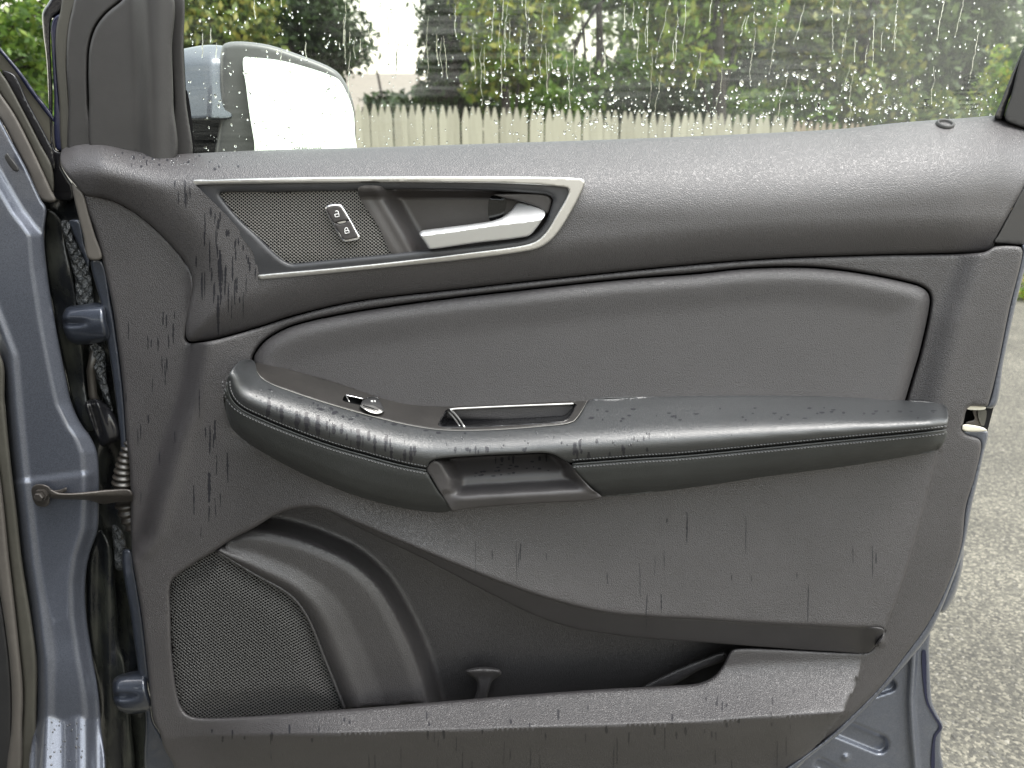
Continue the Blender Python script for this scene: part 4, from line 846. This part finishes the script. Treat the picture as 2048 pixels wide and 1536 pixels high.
# ================================================================== the car body at the hinge side
body = door
JAMB_L = [(-40, 225), (-4, 232), (0, 238), (29, 292), (52, 335), (83, 401), (92, 416)]
JAMB_R = [(88, 470), (94, 540), (109, 637), (130, 746), (144, 808), (165, 852), (180, 872), (194, 905), (198, 950), (198, 1011), (195, 1060), (178, 1113), (171, 1165), (173, 1233), (186, 1318), (197, 1387), (202, 1450), (203, 1560)]
JAMB_B = [(66, 1560), (73, 1421), (73, 1318), (64, 1250), (44, 1124), (32, 1016), (22, 930), (10, 808), (2, 712), (-40, 600)]
xjr = IX([(-20, 300)] + [(50, 420)] + JAMB_R); xjl = IX([(-60, 500)] + JAMB_B)
def jamb_depth(px, py):
    a = xjr(py) - px; b = px - xjl(py)
    Y = .985 + .020 * (1 - ss(0, 34, a)) + .012 * (1 - ss(0, 14, b)) - .004 * np.exp(-((b - 22) / 8) ** 2)
    Y = Y - .010 * ss(1180, 1330, py) + .006 * np.exp(-((py - 1290) / 60.) ** 2) * ss(60, 120, px)
    Y = Y - .00040 * np.clip(py - 1436 - 5 * np.sin(px / 9.), 0, None)
    Y = Y + .004 * ss(0, 8, 955 - py + (px - 130) * -.12) * ss(0, 18, a - 8) 
    return Y
jamb = sheet('door_jamb', JAMB_L + JAMB_R + JAMB_B, jamb_depth, 'blue', body, step=6, roll=(6, .006), skirt=.05)
sheet('jamb_plug', [(9, 312), (14, 306), (24, 318), (36, 334), (38, 342), (30, 343), (16, 328)], .984, 'rubber', jamb, step=4, roll=(3, .002), skirt=.01, rs=2)
sheet('jamb_seal', [(-40, 690), (2, 714), (10, 810), (24, 945), (33, 1018), (45, 1126), (65, 1252), (73, 1320), (73, 1421), (66, 1560), (38, 1560), (45, 1440), (46, 1380), (38, 1290), (20, 1130), (-10, 900), (-40, 760)], .978, 'frameolive', body, step=7, roll=(8, .008), skirt=.04)
sheet('jamb_seal', [(-60, 760), (-8, 910), (20, 1130), (38, 1290), (46, 1380), (45, 1440), (38, 1560), (16, 1560), (23, 1450), (22, 1360), (10, 1250), (-20, 1080), (-60, 900)], .968, 'taupe', body, step=6, roll=(9, .010), skirt=.04)
sheet('interior_carpet', [(-60, 900), (-18, 1090), (10, 1250), (22, 1360), (23, 1450), (16, 1560), (-60, 1560)], .975, 'rubber', body, step=9, roll=(6, .006), skirt=.04)
# windscreen pillar strips
sheet('pillar_seal', [(-40, 120), (0, 186), (29, 229), (66, 301), (103, 381), (112, 402), (84, 401), (52, 335), (29, 292), (0, 238), (-40, 190)], 1.03, 'taupe', body, step=6, roll=(5, .005), skirt=.03)
sheet('pillar_trim', [(-40, 80), (4, 148), (14, 162), (43, 215), (80, 287), (104, 334), (106, 385), (66, 301), (29, 229), (0, 186), (-40, 120)], 1.045, 'frameolive', body, step=6, roll=(4, .004), skirt=.03)
sheet('pillar_channel', [(4, 141), (28, 149), (57, 206), (97, 281), (106, 300), (108, 340), (80, 287), (43, 215), (14, 162)], 1.06, 'rubberwet', body, step=6, roll=(3, .004), skirt=.03)
sheet('windscreen_edge', [(-40, 60), (0, 107), (29, 140), (63, 189), (104, 240), (110, 300), (97, 281), (57, 206), (28, 149), (4, 141), (-40, 85)], 1.075, 'tint', body, step=6, skirt=.01)
sheet('windscreen_moulding', [(-40, 44), (0, 94), (43, 146), (70, 184), (106, 232), (108, 244), (63, 189), (29, 140), (0, 106), (-40, 58)], 1.07, 'navy', body, step=5, roll=(3, .003), skirt=.02)
# cavity behind the hinges
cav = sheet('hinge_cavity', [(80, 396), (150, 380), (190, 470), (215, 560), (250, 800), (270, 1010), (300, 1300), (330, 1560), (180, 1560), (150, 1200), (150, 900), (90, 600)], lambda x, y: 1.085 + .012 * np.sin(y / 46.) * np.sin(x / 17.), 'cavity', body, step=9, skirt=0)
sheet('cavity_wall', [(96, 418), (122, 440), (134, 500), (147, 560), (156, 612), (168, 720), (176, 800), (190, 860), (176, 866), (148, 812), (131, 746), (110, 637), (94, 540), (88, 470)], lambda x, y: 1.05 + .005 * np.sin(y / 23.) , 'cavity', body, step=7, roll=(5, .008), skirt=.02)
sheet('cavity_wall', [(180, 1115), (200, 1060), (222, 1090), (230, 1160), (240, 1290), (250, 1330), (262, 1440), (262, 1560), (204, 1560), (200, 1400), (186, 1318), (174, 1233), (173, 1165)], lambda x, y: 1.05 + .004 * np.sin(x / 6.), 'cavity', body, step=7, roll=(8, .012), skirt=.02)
for fo in ([(122, 442), (136, 443), (148, 475), (164, 508), (181, 544), (184, 556), (188, 600), (186, 612), (157, 611), (149, 557), (135, 502)], [(180, 686), (205, 690), (214, 760), (222, 800), (226, 826), (212, 806), (198, 770), (184, 730)], [(226, 1050), (240, 1056), (250, 1078), (254, 1110), (248, 1140), (232, 1138), (228, 1100)]):
    sheet('wet_foam_strip', fo, lambda x, y: 1.045 + .004 * np.sin(x / 3.1) * np.sin(y / 4.3), 'foam', body, step=3, roll=(8, .012), skirt=.03, rs=3)
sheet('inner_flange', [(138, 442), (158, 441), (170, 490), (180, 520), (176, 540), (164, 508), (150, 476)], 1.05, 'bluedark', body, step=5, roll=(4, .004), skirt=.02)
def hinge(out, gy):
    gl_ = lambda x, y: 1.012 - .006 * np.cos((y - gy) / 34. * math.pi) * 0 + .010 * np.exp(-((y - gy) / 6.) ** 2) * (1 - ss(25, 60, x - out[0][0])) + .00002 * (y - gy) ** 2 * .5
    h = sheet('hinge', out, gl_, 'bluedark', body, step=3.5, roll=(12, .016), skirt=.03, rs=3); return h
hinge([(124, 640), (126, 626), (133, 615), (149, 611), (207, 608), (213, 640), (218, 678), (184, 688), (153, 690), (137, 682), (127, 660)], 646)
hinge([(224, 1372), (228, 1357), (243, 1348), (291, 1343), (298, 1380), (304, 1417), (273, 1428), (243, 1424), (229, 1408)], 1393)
# check strap with bolt
cs = sheet('check_strap', [(98, 978), (118, 985), (140, 986), (180, 983), (220, 979), (262, 981), (264, 1002), (230, 1005), (205, 1008), (180, 1001), (150, 999), (118, 998), (100, 994)], lambda x, y: .955 + .035 * ss(100, 260, x) + .0012 * np.clip(y - 990, 0, None), 'steel', body, step=3.5, roll=(4, .004), skirt=.02, rs=3)
sheet('strap_bracket', [(64, 990), (63, 978), (69, 970), (82, 968), (96, 972), (106, 980), (120, 979), (133, 975), (134, 981), (124, 987), (106, 988), (100, 994), (99, 1006), (92, 1013), (76, 1012), (67, 1002)], .962, 'steel', cs, step=3, roll=(3, .003), skirt=.015, rs=2)
bc = P1(81, 992, .958)
mesh('bolt', *lathe(bc, [(.0090, -.004), (.0090, .001), (.0062, .001), (.0062, .0050), (.0050, .0062)], 6, math.radians(90)), 'steel', cs, False)

# unseen rest of the car, added along the left to shade the door
def slab(name, c, sz, mat, bev=.03, parent=body):
    import bmesh
    bm = bmesh.new(); bmesh.ops.create_cube(bm, size=1.0)
    for v_ in bm.verts: v_.co = Vector((v_.co.x * sz[0] + c[0], v_.co.y * sz[1] + c[1], v_.co.z * sz[2] + c[2]))
    bmesh.ops.bevel(bm, geom=bm.edges[:], offset=min(bev, min(sz) * .45), segments=3, affect='EDGES', profile=.6)
    me = bpy.data.meshes.new(name); bm.to_mesh(me); bm.free(); me.polygons.foreach_set('use_smooth', [True] * len(me.polygons)); return link(name, me, mat, parent)
slab('roof', (-1.55, -.55, 1.68), (1.55, 2.6, .10), 'blue', .05)
slab('sill', (-.82, -.20, .34), (.14, 1.9, .20), 'blue', .04)
slab('center_pillar', (-.86, -.62, 1.02), (.12, .24, 1.25), 'blue', .04)
slab('dashboard', (-1.55, .62, .92), (1.45, .55, .34), 'rubber', .08)
slab('floor_pan', (-1.55, -.30, .28), (1.45, 2.2, .06), 'black', .02)
slab('far_side_trim', (-2.28, -.30, .75), (.10, 2.3, .95), 'trim', .04)
slab('seat_cushion', (-1.16, -.28, .52), (.52, .52, .20), 'pad', .08)
slab('seat_backrest', (-1.16, -.60, .95), (.50, .16, .72), 'pad', .07)

# corrugated wiring boot and its plug
pts = cr([(262, 872), (254, 905), (248, 940), (246, 972)], False, 1.2); n_ = len(pts)
rr_ = [(8 + 16 * i / n_ + 2.6 * math.sin(i / n_ * 9 * 2 * math.pi)) * .00062 for i in range(n_)]
tube('wiring_boot', [P1(x, y, 1.035) for x, y in pts], rr_, 'boot', body, 16)
pts = cr([(252, 1006), (256, 1028), (266, 1052), (280, 1075)], False, 1.2); n_ = len(pts)
rr_ = [(22 - 9 * i / n_ + 2.6 * math.sin(i / n_ * 5 * 2 * math.pi)) * .00062 for i in range(n_)]
tube('wiring_boot', [P1(x, y, 1.035) for x, y in pts], rr_, 'boot', body, 16)
sheet('wiring_plug', [(170, 806), (182, 797), (200, 800), (216, 812), (232, 836), (242, 862), (240, 878), (222, 888), (206, 894), (196, 880), (186, 856), (176, 830)], lambda x, y: 1.03 - .010 * np.sin((x - y * .35) / 5.) * np.exp(-((x - 190) / 22.) ** 2), 'rubberwet', body, step=3.5, roll=(14, .02), skirt=.03, rs=3)
tube('wiring_boot', [P1(x, y, 1.05) for x, y in ((190, 700), (182, 740), (186, 790), (196, 812))], .006, 'boot', body, 8)

# ================================================================== stitching, piping, water
dg = bpy.context.evaluated_depsgraph_get()
def bvh_of(objs):
    V, F = [], []
    for o in objs:
        k = len(V); V.extend([v.co for v in o.data.vertices]); F.extend([tuple(i + k for i in p.vertices) for p in o.data.polygons])
    return BVHTree.FromPolygons(V, F)
surf = bvh_of([o for o in COL.objects if o.type == 'MESH' and o.parent is door and o.name.split('.')[0] in ('door_card', 'upper_trim', 'padded_insert', 'armrest_cap', 'armrest_side', 'grab_pocket', 'switch_plate', 'bezel_plate', 'bright_frame', 'pocket_lip')] + [jamb])
CO = Vector((0, 0, CAM_Z))
def hit(x, y):
    d = Vector(rays(np.array([x]), np.array([y]))[0]).normalized(); loc, nrm, idx, dist = surf.ray_cast(CO, d)
    if loc is None: return None, None
    if nrm.dot(d) > 0: nrm = -nrm
    return loc, nrm
kb, kn_ = hit(1890, 249)
mesh('lock_knob_grommet', *lathe(kb, [(.0115, -.012), (.0115, .000), (.0105, .0030), (.0085, .0034), (.0075, .0018), (.0070, -.001)], 24, math.radians(28)), 'framegrey', door)
def along(line, step):
    c = cr(line, False, .5); L = np.concatenate([[0], np.cumsum(np.linalg.norm(np.diff(c, axis=0), axis=1))]); s = np.arange(0, L[-1], step)
    X = np.interp(s, L, c[:, 0]); Yv = np.interp(s, L, c[:, 1]); return X, Yv
SL = [p for p in ARM_S if p[0] <= 853]; SR = [p for p in ARM_S if p[0] >= 1145]
st = []
for line in (SL, SR):
    for o_ in (-6.5, 8.5):
        X, Yv = along(line, 6.6)
        for i in range(len(X) - 1):
            tx, ty = X[i + 1] - X[i], Yv[i + 1] - Yv[i]; Ln = math.hypot(tx, ty); nx, ny = -ty / Ln, tx / Ln
            if ny < 0: nx, ny = -nx, -ny
            a, na = hit(X[i] + nx * o_ + tx * .08, Yv[i] + ny * o_ + ty * .08 - .5); b, nb = hit(X[i] + nx * o_ + tx * .85, Yv[i] + ny * o_ + ty * .85 + .5)
            if a is None or b is None or (a - b).length > .02: continue
            st.append(tube_vf([a + na * .0001, (a + b) / 2 + na * .0006, b + nb * .0001], [.0005, .0008, .0005], 5))
o = mesh('stitching', *join(st), 'thread', door); o['kind'] = 'stuff'
for line in (SL, SR):
    X, Yv = along([(x, y + 2.0) for x, y in line], 7); pth = []
    for x, y in zip(X, Yv):
        dpt = float(arm_depth(np.array([x]), np.array([y]))[0]); pth.append(P1(x, y, min(dpt, .909) - .0012 + .012 * float(ss(1850, 1896, np.array(x))) ** 2))
    tube('seam_piping', pth, .0013, 'arm_side', door, 8)

# wet marks on trim: thin films of water lying on the surface
rs_ = random.Random(21)
def film(parts, x, y, w, L, jag=.45):
    k = max(3, int(L / 3)); lft, rgt = [], []; wx = x
    for i in range(k + 1):
        t = i / k; ww = w * (.35 + .9 * math.sin(math.pi * min(1, t * .9 + .08)) ** .6) * rs_.uniform(1 - jag, 1 + jag); wx += rs_.uniform(-.35, .35)
        a, na = hit(wx - ww / 2, y + L * t); b, nb = hit(wx + ww / 2, y + L * t)
        if a is None or b is None or (a - b).length > .03: return
        lft.append(a + na * .00025); rgt.append(b + nb * .00025)
    V = []; F = []
    for i in range(k + 1):
        V += [lft[i], (lft[i] + rgt[i]) / 2 + (rgt[i] - lft[i]).cross(Vector((0, 0, 1))).normalized() * 0, rgt[i]]
        if i and (V[-3] - V[-6]).length > .02: return
    for i in range(k):
        q = i * 3; F += [(q, q + 3, q + 4, q + 1), (q + 1, q + 4, q + 5, q + 2)]
    parts.append((V, F))
def scatter(parts, poly, n, w, L, bias=None):
    poly = np.array(poly, float); mn, mx_ = poly.min(0), poly.max(0); c = 0; tries = 0
    while c < n and tries < n * 40:
        tries += 1; x, y = rs_.uniform(mn[0], mx_[0]), rs_.uniform(mn[1], mx_[1])
        if not inside(np.array([x]), np.array([y]), poly)[0]: continue
        film(parts, x, y, rs_.uniform(*w), rs_.uniform(*L)); c += 1
wet = []
scatter(wet, [(385, 440), (420, 420), (500, 530), (500, 600), (400, 600)], 26, (1.2, 2.6), (12, 70))
scatter(wet, [(225, 560), (360, 560), (350, 900), (270, 1000)], 20, (1.2, 2.4), (14, 45))
scatter(wet, [(400, 690), (450, 800), (440, 1050), (370, 1080)], 10, (1.2, 2.6), (14, 60))
for x, y, w, L in ((440, 500, 4, 110), (436, 590, 4, 80), (418, 945, 5, 60), (452, 530, 3, 60), (470, 560, 2, 50), (430, 840, 3, 40), (455, 905, 3, 60)): film(wet, x, y, w, L)
scatter(wet, [(530, 790), (640, 830), (720, 850), (840, 890), (840, 925), (720, 900), (600, 858), (530, 830)], 40, (1.4, 5.0), (6, 34))
scatter(wet, [(860, 890), (1130, 895), (1130, 912), (860, 918)], 34, (2, 6), (6, 18))
scatter(wet, [(1130, 870), (1300, 860), (1300, 905), (1140, 915)], 14, (1.6, 5), (8, 22))
for x, y, w, L in ((538, 795, 6, 36), (563, 810, 6, 34), (594, 822, 7, 38), (613, 824, 8, 40), (636, 830, 6, 42), (668, 848, 6, 20), (684, 848, 6, 20), (716, 858, 6, 44), (738, 862, 6, 20), (750, 870, 5, 36), (808, 900, 4, 24), (822, 892, 5, 34), (880, 893, 12, 24), (900, 896, 10, 20), (986, 897, 10, 16), (1150, 885, 6, 22), (1160, 880, 5, 20)): film(wet, x, y, w, L)
scatter(wet, [(900, 1060), (1300, 1030), (1820, 980), (1790, 1190), (1400, 1215), (1050, 1160)], 22, (.9, 2.2), (10, 80))
scatter(wet, [(400, 1445), (700, 1430), (1400, 1385), (1690, 1330), (1670, 1430), (1400, 1470), (700, 1490), (400, 1490)], 46, (1.4, 4.2), (6, 22))
scatter(wet, [(500, 1475), (1600, 1440), (1560, 1520), (480, 1530)], 24, (1.0, 2.0), (18, 60))
scatter(wet, [(230, 300), (500, 310), (500, 340), (260, 330)], 20, (1.4, 4.0), (3, 10))
scatter(wet, [(330, 335), (390, 330), (390, 400), (340, 380)], 10, (1.0, 1.8), (8, 30))
# spots on the armrest top and plate edges
scatter(wet, [(1180, 815), (1880, 812), (1880, 835), (1180, 845)], 44, (3, 8), (2, 4))
scatter(wet, [(530, 770), (700, 825), (840, 858), (900, 864), (1000, 864), (900, 870), (700, 838), (540, 782)], 22, (3, 10), (2, 5))
scatter(wet, [(940, 935), (1080, 920), (1100, 940), (950, 955)], 22, (3, 7), (2, 4))
scatter(wet, [(410, 398), (440, 420), (520, 540), (540, 540), (516, 548)], 14, (1.5, 3.5), (8, 24))
o = mesh('wet_marks', *join(wet), 'wetmark', door, False); o['kind'] = 'stuff'; o['label'] = 'dark wet streaks and spots on the trim'
def cap_vf(c, nrm, r, h, sx=1.0, down=1.0, seg=10):
    t = Vector((0, 0, 1)) - nrm * nrm.z
    if t.length < .05: t = Vector((1, 0, 0))
    t.normalize(); s = t.cross(nrm); V = []; F = []
    p1, p2, q1, q2 = rs_.uniform(0, 6.28), rs_.uniform(0, 6.28), rs_.uniform(0, .26), rs_.uniform(0, .18)
    jit = [1 + q1 * math.sin(2 * math.pi * k / seg * 2 + p1) + q2 * math.sin(2 * math.pi * k / seg * 3 + p2) for k in range(seg)]
    for rr, hh in ((1.0, 0.0), (.82, .55), (.45, .92)):
        for k in range(seg):
            a = 2 * math.pi * k / seg; q = math.sin(a); V.append(c + s * math.cos(a) * r * rr * sx * jit[k] + t * q * r * rr * (down if q < 0 else 1) * jit[k] + nrm * h * hh)
    V.append(c + nrm * h)
    for i in range(2):
        for k in range(seg): F.append((i * seg + k, i * seg + (k + 1) % seg, (i + 1) * seg + (k + 1) % seg, (i + 1) * seg + k))
    for k in range(seg): F.append((2 * seg + k, 2 * seg + (k + 1) % seg, 3 * seg))
    return V, F, seg
bd_ = []
def beads(poly, n, r):
    poly = np.array(poly, float); mn, mx_ = poly.min(0), poly.max(0); c = 0
    while c < n:
        x, y = rs_.uniform(mn[0], mx_[0]), rs_.uniform(mn[1], mx_[1])
        if not inside(np.array([x]), np.array([y]), poly)[0]: continue
        c += 1; a, na = hit(x, y)
        if a is None: continue
        R0 = rs_.uniform(*r) * .0006; v, f, _ = cap_vf(a, na, R0, R0 * .5, rs_.uniform(.7, 1.1), rs_.uniform(1, 1.8)); bd_.append((v, f))
beads([(500, 770), (860, 870), (860, 900), (520, 810)], 26, (1.0, 2.2)); beads([(860, 868), (1300, 855), (1300, 890), (860, 900)], 34, (1.0, 2.4)); beads([(1300, 840), (1880, 820), (1880, 850), (1300, 880)], 14, (.8, 1.6))
beads([(160, 292), (500, 312), (500, 340), (200, 320)], 40, (1.2, 3.2)); beads([(700, 1420), (1680, 1370), (1660, 1420), (700, 1450)], 40, (.9, 2.0)); beads([(85, 1440), (170, 1440), (170, 1530), (85, 1530)], 40, (1, 2.6))
o = mesh('water_beads', *join(bd_), 'bead', door); o['kind'] = 'stuff'; o['label'] = 'small clear water beads on armrest and belt trim'

# raindrops and runs on the outside of the pane
dr = []
GN = Vector((0, 1, 0))
def close(v, f, seg): return v, f + [tuple(range(seg - 1, -1, -1))]
def drop(x, y, r, sx, dn):
    c = P1(x, y, GY + .0010); R0 = r * .74 * GY / FPX / CT; v, f, sg = cap_vf(c, GN, R0, R0 * rs_.uniform(.22, .42), sx, dn); dr.append(close(v, f, sg))
for i in range(1500):
    x = rs_.uniform(372, 2040); y = rs_.uniform(-5, 305); z = rs_.random()
    if y > 150 and x > 980: r = .9 + 4.2 * z ** 3.2
    elif x < 760: r = .8 + 3.0 * z ** 2.6
    else: r = .7 + 2.4 * z ** 2.2
    if x > 1300 and y < 120 and z < .5: continue
    if r < 1.25 and rs_.random() < .55: continue
    drop(x, y, r, rs_.uniform(.65, 1.15), rs_.uniform(1, 1.9))
for i in range(300):
    x = rs_.uniform(1000, 2000); y = rs_.uniform(190, 275 - (x - 1000) * .03); drop(x, y, rs_.uniform(.8, 3.2), rs_.uniform(.8, 1.4), rs_.uniform(.8, 1.3))
for i in range(110): drop(rs_.uniform(950, 1850), rs_.uniform(130, 250), rs_.uniform(2.6, 6.4), rs_.uniform(.8, 1.2), rs_.uniform(.9, 1.6))
o = mesh('raindrops', *join(dr), 'water', glass); o['kind'] = 'stuff'; o['label'] = 'raindrops clinging to the window glass'
ru = []
def run(x, y0, L, w, lean):
    k = max(4, int(L / 5)); V, F = [], []; wx = x
    for i in range(k + 1):
        t = i / k; wx += rs_.uniform(-1.5, 1.5) + lean * L / k; ww = w * (.55 + .45 * math.sin(t * math.pi)) * rs_.uniform(.7, 1.3) + (w * .7 if i == k - 1 else 0)
        R0 = ww * GY / FPX / CT / 2; c = P1(wx, y0 + L * t, GY + .0010)
        for a, h in ((-1, 0), (-.6, .35), (0, .5), (.6, .35), (1, 0)): V.append(c + Vector((R0 * a, R0 * h, 0)))
        if i:
            q = (i - 1) * 5; F += [(q + j, q + j + 1, q + j + 6, q + j + 5) for j in range(4)] + [(q + 4, q, q + 5, q + 9)]
    e = k * 5; F += [(0, 4, 3, 2, 1), (e, e + 1, e + 2, e + 3, e + 4)]
    ru.append((V, F))
for i in range(48): run(rs_.uniform(690, 1300), rs_.uniform(-40, 110), rs_.uniform(25, 130), rs_.uniform(.9, 2.0), rs_.uniform(-.04, .03))
for i in range(34): run(rs_.uniform(1300, 1990), rs_.uniform(-40, 150), rs_.uniform(30, 140), rs_.uniform(.7, 1.4), rs_.uniform(-.28, -.02))
for i in range(12): run(rs_.uniform(380, 760), rs_.uniform(-20, 120), rs_.uniform(15, 60), rs_.uniform(1.2, 2.2), rs_.uniform(-.05, .05))
o = mesh('water_runs', *join(ru), 'water', glass); o['kind'] = 'stuff'; o['label'] = 'thin runs of rainwater down the window glass'
